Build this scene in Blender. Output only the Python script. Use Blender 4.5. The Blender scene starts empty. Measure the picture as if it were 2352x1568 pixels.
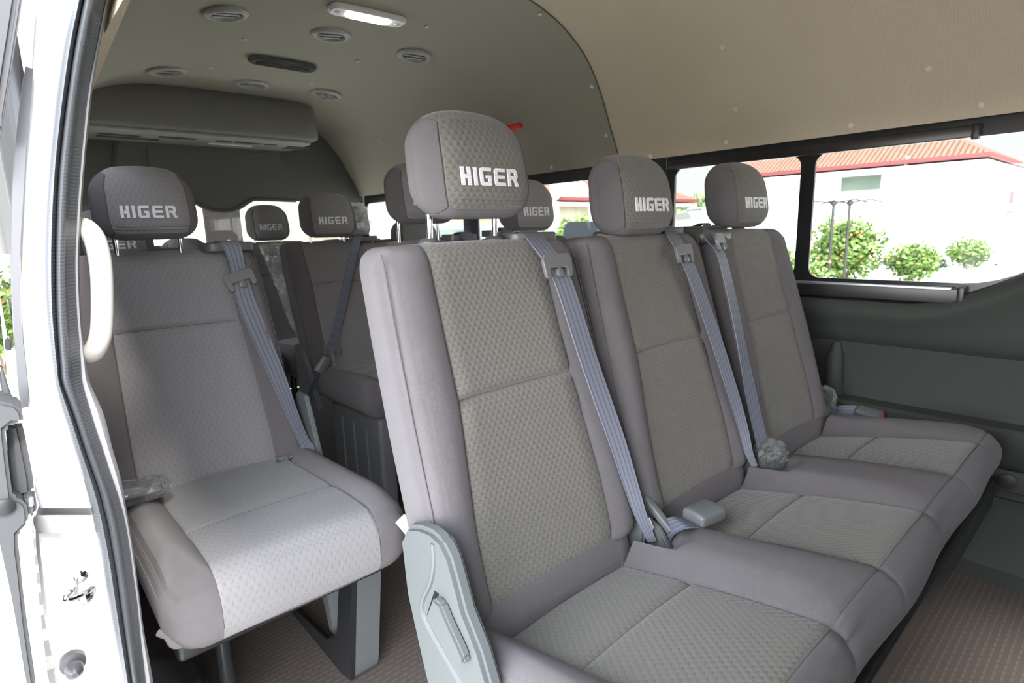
import bpy, bmesh, math, random
from mathutils import Vector, Matrix
random.seed(7)
S = bpy.context.scene
COL = S.collection
# ---------------------------------------------------------------- camera
H = 1.07
EX = Vector((0.7438, -0.1505, 0.6513)); EY = Vector((-0.6680, -0.1245, 0.7337)); EZ = Vector((-0.0290, -0.9808, -0.1931))
FPX = 1316.0
cd = bpy.data.cameras.new('camera'); cam = bpy.data.objects.new('camera', cd); COL.objects.link(cam)
S.camera = cam
cd.sensor_width = 36; cd.lens = 36 * FPX / 2352; cd.clip_start = .02; cd.clip_end = 400
_m = Matrix(((EX[0], -EX[1], -EX[2]), (EY[0], -EY[1], -EY[2]), (EZ[0], -EZ[1], -EZ[2])))
cam.matrix_world = Matrix.Translation((0, 0, H)) @ _m.to_4x4()
cd.dof.use_dof = True; cd.dof.focus_distance = .98; cd.dof.aperture_fstop = 8.0

def at(px, py, x=None, y=None, z=None):
    """a measured photo point lying in a known plane of the place"""
    d = Vector((px - 1176, py - 784, FPX)); r = Vector((d.dot(EX), d.dot(EY), d.dot(EZ)))
    s = x / r.x if x is not None else (y / r.y if y is not None else (z - H) / r.z)
    return Vector((r.x * s, r.y * s, r.z * s + H))
# ---------------------------------------------------------------- world, light, exposure
W = bpy.data.worlds.new('sky'); S.world = W; W.use_nodes = True
nt = W.node_tree; bg = nt.nodes['Background']
tc = nt.nodes.new('ShaderNodeTexCoord'); sp = nt.nodes.new('ShaderNodeSeparateXYZ'); rp = nt.nodes.new('ShaderNodeValToRGB')
nt.links.new(tc.outputs['Generated'], sp.inputs[0]); nt.links.new(sp.outputs['Z'], rp.inputs[0]); nt.links.new(rp.outputs[0], bg.inputs[0])
rp.color_ramp.elements[0].position = 0; rp.color_ramp.elements[0].color = (1, .985, .985, 1)
rp.color_ramp.elements[1].position = .8; rp.color_ramp.elements[1].color = (.76, .87, 1, 1)
bg.inputs[1].default_value = 3.6
# hazy sun glow: the sky is brightest on the open door's side
dt = nt.nodes.new('ShaderNodeVectorMath'); dt.operation = 'DOT_PRODUCT'; dt.inputs[1].default_value = Vector((-.80, -.58, .05)).normalized(); nt.links.new(tc.outputs['Generated'], dt.inputs[0])
mr = nt.nodes.new('ShaderNodeMapRange'); mr.interpolation_type = 'SMOOTHSTEP'; mr.inputs[1].default_value = .0; mr.inputs[2].default_value = 1; mr.inputs[3].default_value = 1.1; mr.inputs[4].default_value = 17.5
nt.links.new(dt.outputs['Value'], mr.inputs[0]); nt.links.new(mr.outputs[0], bg.inputs[1])
sd = bpy.data.lights.new('sun', 'SUN'); sun = bpy.data.objects.new('sun', sd); COL.objects.link(sun)
sd.energy = 10; sd.angle = math.radians(12); sd.color = (1, .97, .92)
sun.rotation_euler = (math.radians(42), math.radians(-3), 0)
S.view_settings.view_transform = 'Standard'; S.view_settings.look = 'None'; S.view_settings.gamma = 1
S.view_settings.exposure = 0.1; S.view_settings.use_curve_mapping = False
S.cycles.max_bounces = 10; S.cycles.diffuse_bounces = 6; S.cycles.transparent_max_bounces = 16
# ---------------------------------------------------------------- materials
def srgb(r, g, b): return tuple(((c / 255 / 12.92) if c < 10 else ((c / 255 + .055) / 1.055) ** 2.4) for c in (r, g, b)) + (1,)
def mat(name, col, rough=.6, metal=0, spec=.5, emit=None, es=0, coat=0):
    m = bpy.data.materials.new(name); m.use_nodes = True; b = m.node_tree.nodes['Principled BSDF']
    b.inputs['Base Color'].default_value = col if len(col) == 4 else (*col, 1)
    b.inputs['Roughness'].default_value = rough; b.inputs['Metallic'].default_value = metal
    b.inputs['Specular IOR Level'].default_value = spec; b.inputs['Coat Weight'].default_value = coat
    if emit: b.inputs['Emission Color'].default_value = (*emit, 1); b.inputs['Emission Strength'].default_value = es
    return m
class G:
    """tiny node helper"""
    def __init__(s, m): s.m = m; s.t = m.node_tree; s.b = s.t.nodes['Principled BSDF']
    def n(s, k, **kw):
        x = s.t.nodes.new(k)
        for a, v in kw.items(): setattr(x, a, v)
        return x
    def l(s, a, b): s.t.links.new(a, b)
    def math(s, op, a, b=None, c=None):
        x = s.n('ShaderNodeMath', operation=op)
        for i, v in enumerate((a, b, c)):
            if v is None: continue
            if isinstance(v, (int, float)): x.inputs[i].default_value = v
            else: s.l(v, x.inputs[i])
        return x.outputs[0]
    def xyz(s, src='UV'):
        c = s.n('ShaderNodeTexCoord'); p = s.n('ShaderNodeSeparateXYZ'); s.l(c.outputs[src], p.inputs[0]); return p.outputs, c.outputs[src]
    def noise(s, vec, scale, detail=3):
        x = s.n('ShaderNodeTexNoise'); x.inputs['Scale'].default_value = scale; x.inputs['Detail'].default_value = detail
        if vec is not None: s.l(vec, x.inputs['Vector'])
        return x.outputs['Fac']
    def mix(s, f, a, b):
        x = s.n('ShaderNodeMix', data_type='RGBA'); s.l(f, x.inputs[0]); x.inputs[6].default_value = a; x.inputs[7].default_value = b
        s.l(x.outputs[2], s.b.inputs['Base Color']); return x
    def bump(s, h, strength, dist=.001):
        x = s.n('ShaderNodeBump'); x.inputs['Strength'].default_value = strength; x.inputs['Distance'].default_value = dist
        s.l(h, x.inputs['Height']); s.l(x.outputs[0], s.b.inputs['Normal'])
def sc(c, f): return (c[0] * f, c[1] * f, c[2] * f, 1)
def fabric_plain(name, col):
    m = mat(name, col, .85, spec=.25); g = G(m); o, v = g.xyz()
    p = 2 * math.pi / .0016
    a = g.math('SINE', g.math('MULTIPLY', g.math('ADD', o[0], o[1]), p))
    b = g.math('SINE', g.math('MULTIPLY', g.math('SUBTRACT', o[0], g.math('MULTIPLY', o[1], .45)), p))
    h = g.math('MULTIPLY', a, b)
    f = g.math('ADD', g.math('ADD', g.math('MULTIPLY', h, .5), .3), g.math('MULTIPLY', g.noise(v, 18), .4))
    g.mix(f, sc(col, .80), sc(col, 1.16)); g.bump(h, .6, .0008)
    g.b.inputs['Sheen Weight'].default_value = .15; g.b.inputs['Sheen Roughness'].default_value = .5
    return m
def fabric_cell(name, col, pu=.0132, pv=.0088):
    """woven panel: staggered puffed cells with sunk dimples between them"""
    m = mat(name, col, .85, spec=.25); g = G(m); o, v = g.xyz()
    row = g.math('DIVIDE', o[1], pv); ri = g.math('FLOOR', row)
    u = g.math('ADD', g.math('DIVIDE', o[0], pu), g.math('MULTIPLY', g.math('MODULO', ri, 2), .5))
    fu = g.math('ABSOLUTE', g.math('SUBTRACT', g.math('FRACT', u), .5))       # 0 centre .. .5 edge
    fv = g.math('SUBTRACT', g.math('FRACT', row), .5)
    # scalloped lower edge: arc line
    arc = g.math('ABSOLUTE', g.math('SUBTRACT', fv, g.math('SUBTRACT', g.math('MULTIPLY', g.math('MULTIPLY', fu, fu), 1.5), .40)))
    line = g.math('SUBTRACT', 1, g.math('SMOOTH_MIN', g.math('MULTIPLY', arc, 9), 1, .1))
    puff = g.math('MULTIPLY', g.math('COSINE', g.math('MULTIPLY', fu, 2 * math.pi * .95)), g.math('COSINE', g.math('MULTIPLY', fv, math.pi)))
    dim = g.math('MULTIPLY', g.math('GREATER_THAN', fu, .36), g.math('LESS_THAN', g.math('ABSOLUTE', g.math('ADD', fv, .02)), .17))
    h = g.math('SUBTRACT', g.math('SUBTRACT', g.math('MULTIPLY', puff, .8), g.math('MULTIPLY', line, .5)), g.math('MULTIPLY', dim, .45))
    f = g.math('ADD', g.math('ADD', g.math('MULTIPLY', line, .34), g.math('MULTIPLY', dim, .5)), g.math('MULTIPLY', g.noise(v, 260, 2), .25))
    g.mix(f, sc(col, 1.06), sc(col, .62)); g.bump(h, .55, .0011)
    g.b.inputs['Sheen Weight'].default_value = .2
    return m
def fabric_block(name, col):
    """flat-lying block weave on the second row: small offset rectangles"""
    m = mat(name, col, .85, spec=.25); g = G(m); o, v = g.xyz()
    br = g.n('ShaderNodeTexBrick'); g.l(v, br.inputs['Vector']); br.offset = .5
    br.inputs['Scale'].default_value = 1; br.inputs['Brick Width'].default_value = .013; br.inputs['Row Height'].default_value = .0115
    br.inputs['Mortar Size'].default_value = .0009; br.inputs['Mortar Smooth'].default_value = .4
    u = g.math('FRACT', g.math('DIVIDE', g.math('ADD', o[0], g.math('MULTIPLY', g.math('MODULO', g.math('FLOOR', g.math('DIVIDE', o[1], .0115)), 2), .0065)), .013))
    vv = g.math('FRACT', g.math('DIVIDE', o[1], .0115))
    dim = g.math('MULTIPLY', g.math('LESS_THAN', g.math('ABSOLUTE', g.math('SUBTRACT', u, .5)), .2), g.math('LESS_THAN', g.math('ABSOLUTE', g.math('SUBTRACT', vv, .5)), .24))
    h = g.math('ADD', g.math('MULTIPLY', br.outputs['Fac'], .7), g.math('MULTIPLY', dim, -.8))
    f = g.math('ADD', g.math('MULTIPLY', dim, .55), g.math('MULTIPLY', g.noise(v, 260, 2), .25))
    g.mix(f, sc(col, 1.04), sc(col, .84)); g.bump(h, .6, .0008)
    g.b.inputs['Sheen Weight'].default_value = .2
    return m
BOL = (.112, .101, .105); PAN = (.112, .104, .091)
M = {}
M['bolster'] = fabric_plain('grey twill upholstery', BOL)
M['panel'] = fabric_cell('honeycomb upholstery', PAN)
M['block'] = fabric_block('block weave upholstery', (.172, .164, .166))
M['thread'] = mat('seam thread', (.075, .07, .07), .9)
M['logo'] = mat('silver embroidery', (.62, .62, .63), .45, spec=.6)
g = G(M['logo']); o, v = g.xyz('Object'); g.bump(g.math('SINE', g.math('MULTIPLY', o[2], 3500)), .5, .0005)
M['chrome'] = mat('chrome', (.85, .85, .86), .12, 1)
M['plastic'] = mat('grey moulded plastic', (.094, .102, .102), .5)
M['darkgrey'] = mat('dark grey plastic', (.12, .12, .125), .5)
M['guide'] = mat('belt guide plastic', (.075, .075, .075), .4)
M['latch'] = mat('latch plate plastic', (.115, .112, .112), .32)
M['buckle'] = mat('buckle plastic', (.105, .115, .12), .35)
M['red'] = mat('red plastic', (.75, .02, .02), .4)
M['tag'] = mat('white care tag', (.27, .27, .26), .7)
M['black'] = mat('black plastic', (.012, .012, .013), .35)
M['blackmetal'] = mat('black painted steel', (.015, .016, .018), .25)
M['rubber'] = mat('door seal rubber', (.075, .08, .088), .42)
g = G(M['rubber']); o, v = g.xyz('Object'); g.bump(g.math('ADD', g.math('MULTIPLY', g.math('SINE', g.math('MULTIPLY', o[2], 1500)), .35), g.noise(v, 40)), .25, .001)
M['sealblack'] = mat('smooth black rubber', (.035, .035, .04), .45)
M['paint'] = mat('white body paint', (.66, .66, .68), .3, coat=.4)
M['paintgrey'] = mat('pale body sealer', (.30, .295, .285), .5)
M['beige'] = mat('beige grab handle plastic', (.36, .335, .31), .4)
M['trimlight'] = mat('light grey trim', (.27, .27, .285), .5)
M['sidepanel'] = mat('grey green side trim', (.040, .044, .040), .6, spec=.18)
g = G(M['sidepanel']); g.bump(g.noise(g.xyz('Object')[1], 900, 2), .12, .0005)
M['hatch'] = mat('rear hatch trim', (.085, .086, .074), .6, spec=.25)
M['doortrim'] = mat('grey door trim', (.042, .044, .047), .6)
g = G(M['doortrim']); g.bump(g.noise(g.xyz('Object')[1], 700, 2), .15, .0006)
def headliner(name, col):
    m = mat(name, col, .9, spec=.15); g = G(m); o, v = g.xyz()
    p = 2 * math.pi / .0052
    h = g.math('MULTIPLY', g.math('SINE', g.math('MULTIPLY', o[0], p)), g.math('SINE', g.math('MULTIPLY', o[1], p)))
    f = g.math('ADD', g.math('MULTIPLY', h, .5), .5)
    g.mix(f, sc(col, .72), sc(col, 1.12)); g.bump(h, .3, .0008); return m
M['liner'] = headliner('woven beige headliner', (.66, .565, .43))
M['liner_plain_shaded'] = mat('moulded headliner', (.32, .294, .232), .8)  # same beige as the front liner, darkened for the shade at the rear
M['clip'] = mat('trim clip', (.68, .65, .58), .5)
M['led'] = mat('led diffuser', (1, 1, 1), .4, emit=(.95, .98, 1), es=14)
M['lamp'] = mat('lamp housing', (.62, .6, .58), .35)
M['ventring'] = mat('air vent ring', (.30, .29, .26), .45)
M['ventdark'] = mat('air vent inside', (.05, .05, .045), .6)
m = mat('ribbed vinyl floor', (.115, .098, .088), .6, spec=.2); M['floor'] = m; g = G(m); o, v = g.xyz('Object')
ry = g.math('DIVIDE', o[1], .016); u = g.math('ADD', g.math('DIVIDE', o[0], .026), g.math('MULTIPLY', g.math('MODULO', g.math('FLOOR', ry), 2), .5))
d = g.math('MULTIPLY', g.math('LESS_THAN', g.math('ABSOLUTE', g.math('SUBTRACT', g.math('FRACT', u), .5)), .38), g.math('LESS_THAN', g.math('ABSOLUTE', g.math('SUBTRACT', g.math('FRACT', ry), .5)), .16))
g.mix(d, sc((.105, .086, .075), 1), sc((.138, .118, .106), 1)); g.bump(d, .8, .002)  # raised dashes coloured lighter to give them their highlight
def belt_mat(name, col):
    m = mat(name, col, .45, spec=.5); g = G(m); o, v = g.xyz()
    st = g.math('GREATER_THAN', g.math('SINE', g.math('MULTIPLY', o[0], 2 * math.pi * 4.0)), .55)
    w = g.math('SINE', g.math('MULTIPLY', o[1], 2 * math.pi / .0018))
    g.mix(g.math('ADD', g.math('MULTIPLY', st, .7), g.math('MULTIPLY', w, .1)), sc(col, 1.15), sc(col, .5)); g.bump(g.math('SUBTRACT', g.math('MULTIPLY', w, .4), st), .5, .0006)
    return m
M['belt'] = belt_mat('blue grey webbing', (.135, .143, .178))
M['beltdark'] = belt_mat('dark webbing', (.11, .12, .16))
def plastic_film():
    m = bpy.data.materials.new('clear wrap film'); m.use_nodes = True; t = m.node_tree; t.nodes.clear()
    out = t.nodes.new('ShaderNodeOutputMaterial'); mx = t.nodes.new('ShaderNodeMixShader'); tr = t.nodes.new('ShaderNodeBsdfTransparent'); gl = t.nodes.new('ShaderNodeBsdfGlossy')
    gl.inputs['Roughness'].default_value = .06; tr.inputs[0].default_value = (.93, .95, .95, 1)
    nz = t.nodes.new('ShaderNodeTexNoise'); nz.inputs['Scale'].default_value = 45; nz.inputs['Distortion'].default_value = 1.5; bp = t.nodes.new('ShaderNodeBump'); bp.inputs['Strength'].default_value = 1; bp.inputs['Distance'].default_value = .01
    t.links.new(nz.outputs['Fac'], bp.inputs['Height']); t.links.new(bp.outputs[0], gl.inputs['Normal'])
    mx.inputs[0].default_value = .24; t.links.new(tr.outputs[0], mx.inputs[1]); t.links.new(gl.outputs[0], mx.inputs[2]); t.links.new(mx.outputs[0], out.inputs[0]); return m
M['film'] = plastic_film()
def glass(name, tint, refl):
    m = bpy.data.materials.new(name); m.use_nodes = True; t = m.node_tree; t.nodes.clear()
    out = t.nodes.new('ShaderNodeOutputMaterial'); mx = t.nodes.new('ShaderNodeMixShader'); tr = t.nodes.new('ShaderNodeBsdfTransparent'); gl = t.nodes.new('ShaderNodeBsdfGlossy')
    gl.inputs['Roughness'].default_value = .02; tr.inputs[0].default_value = (*tint, 1)
    lw = t.nodes.new('ShaderNodeLayerWeight'); pw = t.nodes.new('ShaderNodeMath'); pw.operation = 'POWER'; pw.inputs[1].default_value = 5
    ma = t.nodes.new('ShaderNodeMath'); ma.operation = 'MULTIPLY_ADD'; ma.inputs[1].default_value = .5; ma.inputs[2].default_value = .02
    t.links.new(lw.outputs['Facing'], pw.inputs[0]); t.links.new(pw.outputs[0], ma.inputs[0]); t.links.new(ma.outputs[0], mx.inputs[0]); t.links.new(tr.outputs[0], mx.inputs[1]); t.links.new(gl.outputs[0], mx.inputs[2]); t.links.new(mx.outputs[0], out.inputs[0]); return m
M['glass'] = glass('window glass', (.93, .95, .94), 1.3)
# ---------------------------------------------------------------- object helpers
def tag(o, label=None, cat=None, group=None, kind=None):
    if label: o['label'] = label
    if cat: o['category'] = cat
    if group: o['group'] = group
    if kind: o['kind'] = kind
    return o
def empty(name, loc=(0, 0, 0), rz=0):
    o = bpy.data.objects.new(name, None); COL.objects.link(o); o.location = loc; o.rotation_euler.z = rz; o.empty_display_size = .05; return o
def par(o, p):
    if p is not None:
        o.parent = p; o.matrix_parent_inverse = Matrix.Identity(4)
def mesh_obj(name, verts, faces, m, parent=None, uvs=None, smooth=True, loc=None, sharp=40):
    me = bpy.data.meshes.new(name); me.from_pydata([tuple(v) for v in verts], [], faces)
    if uvs:
        l = me.uv_layers.new(name='UVMap')
        for p in me.polygons:
            for li in p.loop_indices: l.data[li].uv = uvs[me.loops[li].vertex_index]
    me.materials.append(M[m] if isinstance(m, str) else m)
    if smooth:
        me.shade_smooth()
        try: me.set_sharp_from_angle(angle=math.radians(sharp))
        except Exception: pass
    me.update(); o = bpy.data.objects.new(name, me); COL.objects.link(o); par(o, parent)
    if loc is not None: o.location = loc
    return o
class MB:
    def __init__(s): s.v = []; s.f = []
    def add(s, v, f):
        n = len(s.v); s.v += [tuple(x) for x in v]; s.f += [tuple(i + n for i in q) for q in f]; return s
    def box(s, x0, x1, y0, y1, z0, z1, b=0.0):
        if b <= 0:
            return s.add([(x0, y0, z0), (x1, y0, z0), (x1, y1, z0), (x0, y1, z0), (x0, y0, z1), (x1, y0, z1), (x1, y1, z1), (x0, y1, z1)],
                         [(0, 3, 2, 1), (4, 5, 6, 7), (0, 1, 5, 4), (1, 2, 6, 5), (2, 3, 7, 6), (3, 0, 4, 7)])
        c = Vector(((x0 + x1) / 2, (y0 + y1) / 2, (z0 + z1) / 2)); h = Vector(((x1 - x0) / 2, (y1 - y0) / 2, (z1 - z0) / 2))
        v, f, q, uv = rbox(h, (min(b, h.x),) * 1 + (min(b, h.y),) + (min(b, h.z),), *[lines(h[i], min(b, h[i]), 2) for i in range(3)])
        return s.add([c + p for p in v], f)
    def tube(s, pts, r, n=10, caps=True):
        pts = [Vector(p) for p in pts]; rr = r if isinstance(r, (list, tuple)) else [r] * len(pts); ring = []; up = None
        for i, p in enumerate(pts):
            t = (pts[min(i + 1, len(pts) - 1)] - pts[max(i - 1, 0)]).normalized()
            if up is None: up = t.orthogonal().normalized()
            up = (up - t * up.dot(t)).normalized(); w = t.cross(up)
            ring.append([p + (up * math.cos(2 * math.pi * k / n) + w * math.sin(2 * math.pi * k / n)) * rr[i] for k in range(n)])
        v = [q for R in ring for q in R]; f = []
        for i in range(len(pts) - 1):
            for k in range(n): f.append((i * n + k, i * n + (k + 1) % n, (i + 1) * n + (k + 1) % n, (i + 1) * n + k))
        if caps: f.append(tuple(range(n - 1, -1, -1))); f.append(tuple((len(pts) - 1) * n + k for k in range(n)))
        return s.add(v, f)
    def lathe(s, prof, c, axis='z', n=28):
        v = []; f = []
        for (r, h) in prof:
            for k in range(n):
                a = 2 * math.pi * k / n; x, y = r * math.cos(a), r * math.sin(a)
                v.append({'z': (c[0] + x, c[1] + y, c[2] + h), 'y': (c[0] + x, c[1] + h, c[2] + y), 'x': (c[0] + h, c[1] + x, c[2] + y)}[axis])
        for i in range(len(prof) - 1):
            for k in range(n): f.append((i * n + k, i * n + (k + 1) % n, (i + 1) * n + (k + 1) % n, (i + 1) * n + k))
        f.append(tuple(range(n))); f.append(tuple((len(prof) - 1) * n + k for k in range(n)))
        return s.add(v, f)
    def prism(s, pts, d):
        """closed polygon (3D points) extruded by vector d"""
        n = len(pts); d = Vector(d); v = [Vector(p) for p in pts] + [Vector(p) + d for p in pts]
        f = [tuple(range(n)), tuple(range(2 * n - 1, n - 1, -1))] + [(i, (i + 1) % n, n + (i + 1) % n, n + i)[::-1] for i in range(n)]
        return s.add(v, f)
    def build(s, name, m, parent=None, smooth=True, loc=None, bevel=0, sharp=40, label=None):
        bm = bmesh.new(); vs = [bm.verts.new(p) for p in s.v]
        for q in s.f:
            try: bm.faces.new([vs[i] for i in q])
            except ValueError: pass
        bmesh.ops.recalc_face_normals(bm, faces=bm.faces)
        if bevel: bmesh.ops.bevel(bm, geom=[e for e in bm.edges if len(e.link_faces) == 2 and e.calc_face_angle(0) > .6], offset=bevel, segments=2, affect='EDGES', clamp_overlap=True)
        me = bpy.data.meshes.new(name); bm.to_mesh(me); bm.free(); me.materials.append(M[m] if isinstance(m, str) else m)
        if smooth: me.shade_smooth(); me.set_sharp_from_angle(angle=math.radians(sharp))
        o = bpy.data.objects.new(name, me); COL.objects.link(o); par(o, parent)
        if loc is not None: o.location = loc
        if label: o['label'] = label
        return o
def lines(h, r, n, mid=2, extra=()):
    L = set()
    for i in range(n + 1):
        a = h - r + r * i / n; L |= {round(a, 6), round(-a, 6)}
    for i in range(1, mid): L.add(round(-(h - r) + 2 * (h - r) * i / mid, 6))
    for e in extra: L.add(round(e, 6))
    return sorted(L)
def rbox(h, r, X, Y, Z):
    """rounded box surface on grid lines: verts, quads, grid positions of the verts"""
    idx = {}; V = []; Q = []; F = []
    A = (X, Y, Z)
    def vid(i, j, k):
        if (i, j, k) not in idx:
            q = (X[i], Y[j], Z[k]); d = []; c = []
            for a in range(3):
                l = h[a] - r[a]; cc = max(-l, min(l, q[a])); c.append(cc); d.append((q[a] - cc) / r[a] if r[a] > 1e-9 else 0)
            n = math.sqrt(sum(t * t for t in d)) or 1
            idx[(i, j, k)] = len(V); V.append(Vector([c[a] + r[a] * d[a] / n for a in range(3)])); Q.append(Vector(q))
        return idx[(i, j, k)]
    nx, ny, nz = len(X) - 1, len(Y) - 1, len(Z) - 1
    T = []
    for i in range(nx):
        for j in range(ny):
            F.append((vid(i, j, 0), vid(i, j + 1, 0), vid(i + 1, j + 1, 0), vid(i + 1, j, 0))); T.append('-z')
            F.append((vid(i, j, nz), vid(i + 1, j, nz), vid(i + 1, j + 1, nz), vid(i, j + 1, nz))); T.append('+z')
        for k in range(nz):
            F.append((vid(i, 0, k), vid(i + 1, 0, k), vid(i + 1, 0, k + 1), vid(i, 0, k + 1))); T.append('-y')
            F.append((vid(i, ny, k), vid(i, ny, k + 1), vid(i + 1, ny, k + 1), vid(i + 1, ny, k))); T.append('+y')
    for j in range(ny):
        for k in range(nz):
            F.append((vid(0, j, k), vid(0, j, k + 1), vid(0, j + 1, k + 1), vid(0, j + 1, k))); T.append('-x')
            F.append((vid(nx, j, k), vid(nx, j + 1, k), vid(nx, j + 1, k + 1), vid(nx, j, k + 1))); T.append('+x')
    return V, F, Q, T
def seam_lines(V, Q, specs, parent, r=.0009, off=None):
    """dark stitched seams: tubes through the grid vertices each test picks, ordered by key"""
    for test, key in specs:
        idx = sorted([i for i in range(len(V)) if test(Q[i])], key=lambda i: key(Q[i]))
        if len(idx) > 3: MB().tube([V[i] + (off or Vector((0, 0, 0))) for i in idx], r, 5).build('seam', 'thread', parent)
def split_build(V, F, sel, uvs, specs, parent):
    """specs: name -> (material, test); first name whose test accepts a quad gets it"""
    out = {}
    for name, m, test in specs:
        fs = [F[i] for i in range(len(F)) if sel[i] == name]
        if not fs: continue
        used = sorted({a for f in fs for a in f}); mp = {a: i for i, a in enumerate(used)}
        p = parent if name in ('backrest', 'cushion', 'headrest') else out.get('main', parent)
        nm = name.split('#')[0]; o = mesh_obj(nm, [V[a] for a in used], [tuple(mp[a] for a in f) for f in fs], m, p, [uvs[a] for a in used], sharp=70)
        if name in ('backrest', 'cushion', 'headrest'): out['main'] = o
        out[name] = o
    return out
def interp(t, T, P):
    if t <= T[0]: return P[0]
    for i in range(len(T) - 1):
        if t <= T[i + 1]:
            a = (t - T[i]) / (T[i + 1] - T[i]); return P[i] + (P[i + 1] - P[i]) * a
    return P[-1]
def smoothpts(pts, n=6):
    P = [Vector(p) for p in pts]; out = []
    for i in range(len(P) - 1):
        p0, p1, p2, p3 = P[max(i - 1, 0)], P[i], P[i + 1], P[min(i + 2, len(P) - 1)]
        for k in range(n):
            t = k / n
            out.append(.5 * ((2 * p1) + (p2 - p0) * t + (2 * p0 - 5 * p1 + 4 * p2 - p3) * t * t + (3 * p1 - p0 - 3 * p2 + p3) * t ** 3))
    out.append(P[-1]); return out
def ribbon(name, pts, sides, m, parent=None, th=.0013, n=6, cols=9):
    P = smoothpts(pts, n); Sd = smoothpts(sides, n); V = []; U = []; F = []; L = 0
    rows = []
    for i, (p, s) in enumerate(zip(P, Sd)):
        if i: L += (p - P[i - 1]).length
        t = (P[min(i + 1, len(P) - 1)] - P[max(i - 1, 0)]).normalized(); nn = t.cross(s).normalized() * th
        row = []
        for k in range(cols):
            a = -1 + 2 * k / (cols - 1); row.append(len(V)); V.append(p + s * a + nn); U.append(((a + 1) / 2, L))
        for k in range(cols - 1, -1, -1):
            a = -1 + 2 * k / (cols - 1); row.append(len(V)); V.append(p + s * a - nn); U.append(((a + 1) / 2, L))
        rows.append(row)
    for i in range(len(rows) - 1):
        n2 = len(rows[0])
        for k in range(n2): F.append((rows[i][k], rows[i][(k + 1) % n2], rows[i + 1][(k + 1) % n2], rows[i + 1][k]))
    F.append(tuple(rows[0][::-1])); F.append(tuple(rows[-1]))
    return mesh_obj(name, V, F, m, parent, U, sharp=50)
def loft(name, rings, m, parent=None, closed=False, uv=False, sharp=40, flip=False):
    n = len(rings[0]); V = [p for r in rings for p in r]; F = []; U = None
    for i in range(len(rings) - 1):
        for k in range(n if closed else n - 1):
            q = (i * n + k, i * n + (k + 1) % n, (i + 1) * n + (k + 1) % n, (i + 1) * n + k); F.append(q[::-1] if flip else q)
    if uv:
        U = []
        for i, r in enumerate(rings):
            s = 0
            for k, p in enumerate(r):
                if k: s += (Vector(p) - Vector(r[k - 1])).length
                U.append((s, Vector(p).y))
    return mesh_obj(name, V, F, m, parent, U, sharp=sharp)
def copy_tree(o, parent=None):
    c = o.copy(); COL.objects.link(c)
    if parent is not None: c.parent = parent
    for ch in list(o.children): copy_tree(ch, c)
    return c
def plate(name, outline, holes, th, m, parent=None, axes='yz', x=0, bevel=.0, label=None):
    """flat panel with holes, 2-D outline in axes, thickness th, built by a filled curve"""
    cu = bpy.data.curves.new(name, 'CURVE'); cu.dimensions = '2D'; cu.fill_mode = 'BOTH'; cu.extrude = th / 2; cu.bevel_depth = bevel
    for loop in [outline] + holes:
        s = cu.splines.new('POLY'); s.points.add(len(loop) - 1)
        for i, p in enumerate(loop): s.points[i].co = (p[0], p[1], 0, 1)
        s.use_cyclic_u = True
    tmp = bpy.data.objects.new('tmp', cu); me = bpy.data.meshes.new_from_object(tmp); bpy.data.objects.remove(tmp); bpy.data.curves.remove(cu)
    for v in me.vertices:
        a, b, c = v.co
        v.co = {'yz': (x + c, a, b), 'xz': (a, x + c, b), 'xy': (a, b, x + c)}[axes]
    me.name = name; me.materials.clear(); me.materials.append(M[m] if isinstance(m, str) else m)
    bm = bmesh.new(); bm.from_mesh(me); bmesh.ops.remove_doubles(bm, verts=bm.verts, dist=1e-5); bmesh.ops.recalc_face_normals(bm, faces=bm.faces); bm.to_mesh(me); bm.free()
    o = bpy.data.objects.new(name, me); COL.objects.link(o); par(o, parent)
    if label: o['label'] = label
    return o
def rrect(a0, a1, b0, b1, r, n=6):
    if not isinstance(r, (list, tuple)): r = [r] * 4
    out = []
    for (cx, cy, s, rr) in ((a1, b1, 0, r[0]), (a0, b1, 90, r[1]), (a0, b0, 180, r[2]), (a1, b0, 270, r[3])):
        ox = cx - rr if s in (0, 270) else cx + rr; oy = cy - rr if s in (0, 90) else cy + rr
        for i in range(n + 1):
            t = math.radians(s + 90 * i / n); out.append((ox + rr * math.cos(t), oy + rr * math.sin(t)))
    return out
#@@SEATS
# ---------------------------------------------------------------- seat parts
LET = {'H': [[(0, 0), (.26, 0), (.26, 1), (0, 1)], [(.3, .36), (.5, .36), (.5, .6), (.3, .6)], [(.5, 0), (.76, 0), (.76, 1), (.5, 1)]],
       'I': [[(0, 0), (.26, 0), (.26, 1), (0, 1)]],
       'G': [[(0, .2), (.05, .05), (.2, 0), (.27, 0), (.27, 1), (.2, 1), (.05, .95), (0, .8)], [(.27, .8), (.97, .8), (1, 1), (.27, 1)], [(.27, 0), (.95, 0), (.95, .2), (.27, .2)], [(.69, .2), (.95, .2), (.95, .56), (.69, .56)], [(.5, .4), (.69, .4), (.69, .56), (.5, .56)]],
       'E': [[(0, .2), (.05, .05), (.2, 0), (.27, 0), (.27, 1), (.2, 1), (.05, .95), (0, .8)], [(.27, .8), (.97, .8), (1, 1), (.27, 1)], [(.27, 0), (1, 0), (.96, .2), (.27, .2)], [(.27, .4), (.94, .4), (.94, .6), (.27, .6)]],
       'R': [[(0, 0), (.26, 0), (.26, 1), (0, 1)], [(.32, .82), (.69, .82), (.8, 1), (.32, 1)], [(.69, .58), (.97, .54), (.97, .84), (.8, 1), (.69, .82)], [(.32, .4), (.55, .4), (.83, .42), (.97, .54), (.69, .58), (.32, .58)], [(.75, 0), (1.04, 0), (.83, .42), (.55, .4)]]}
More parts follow.
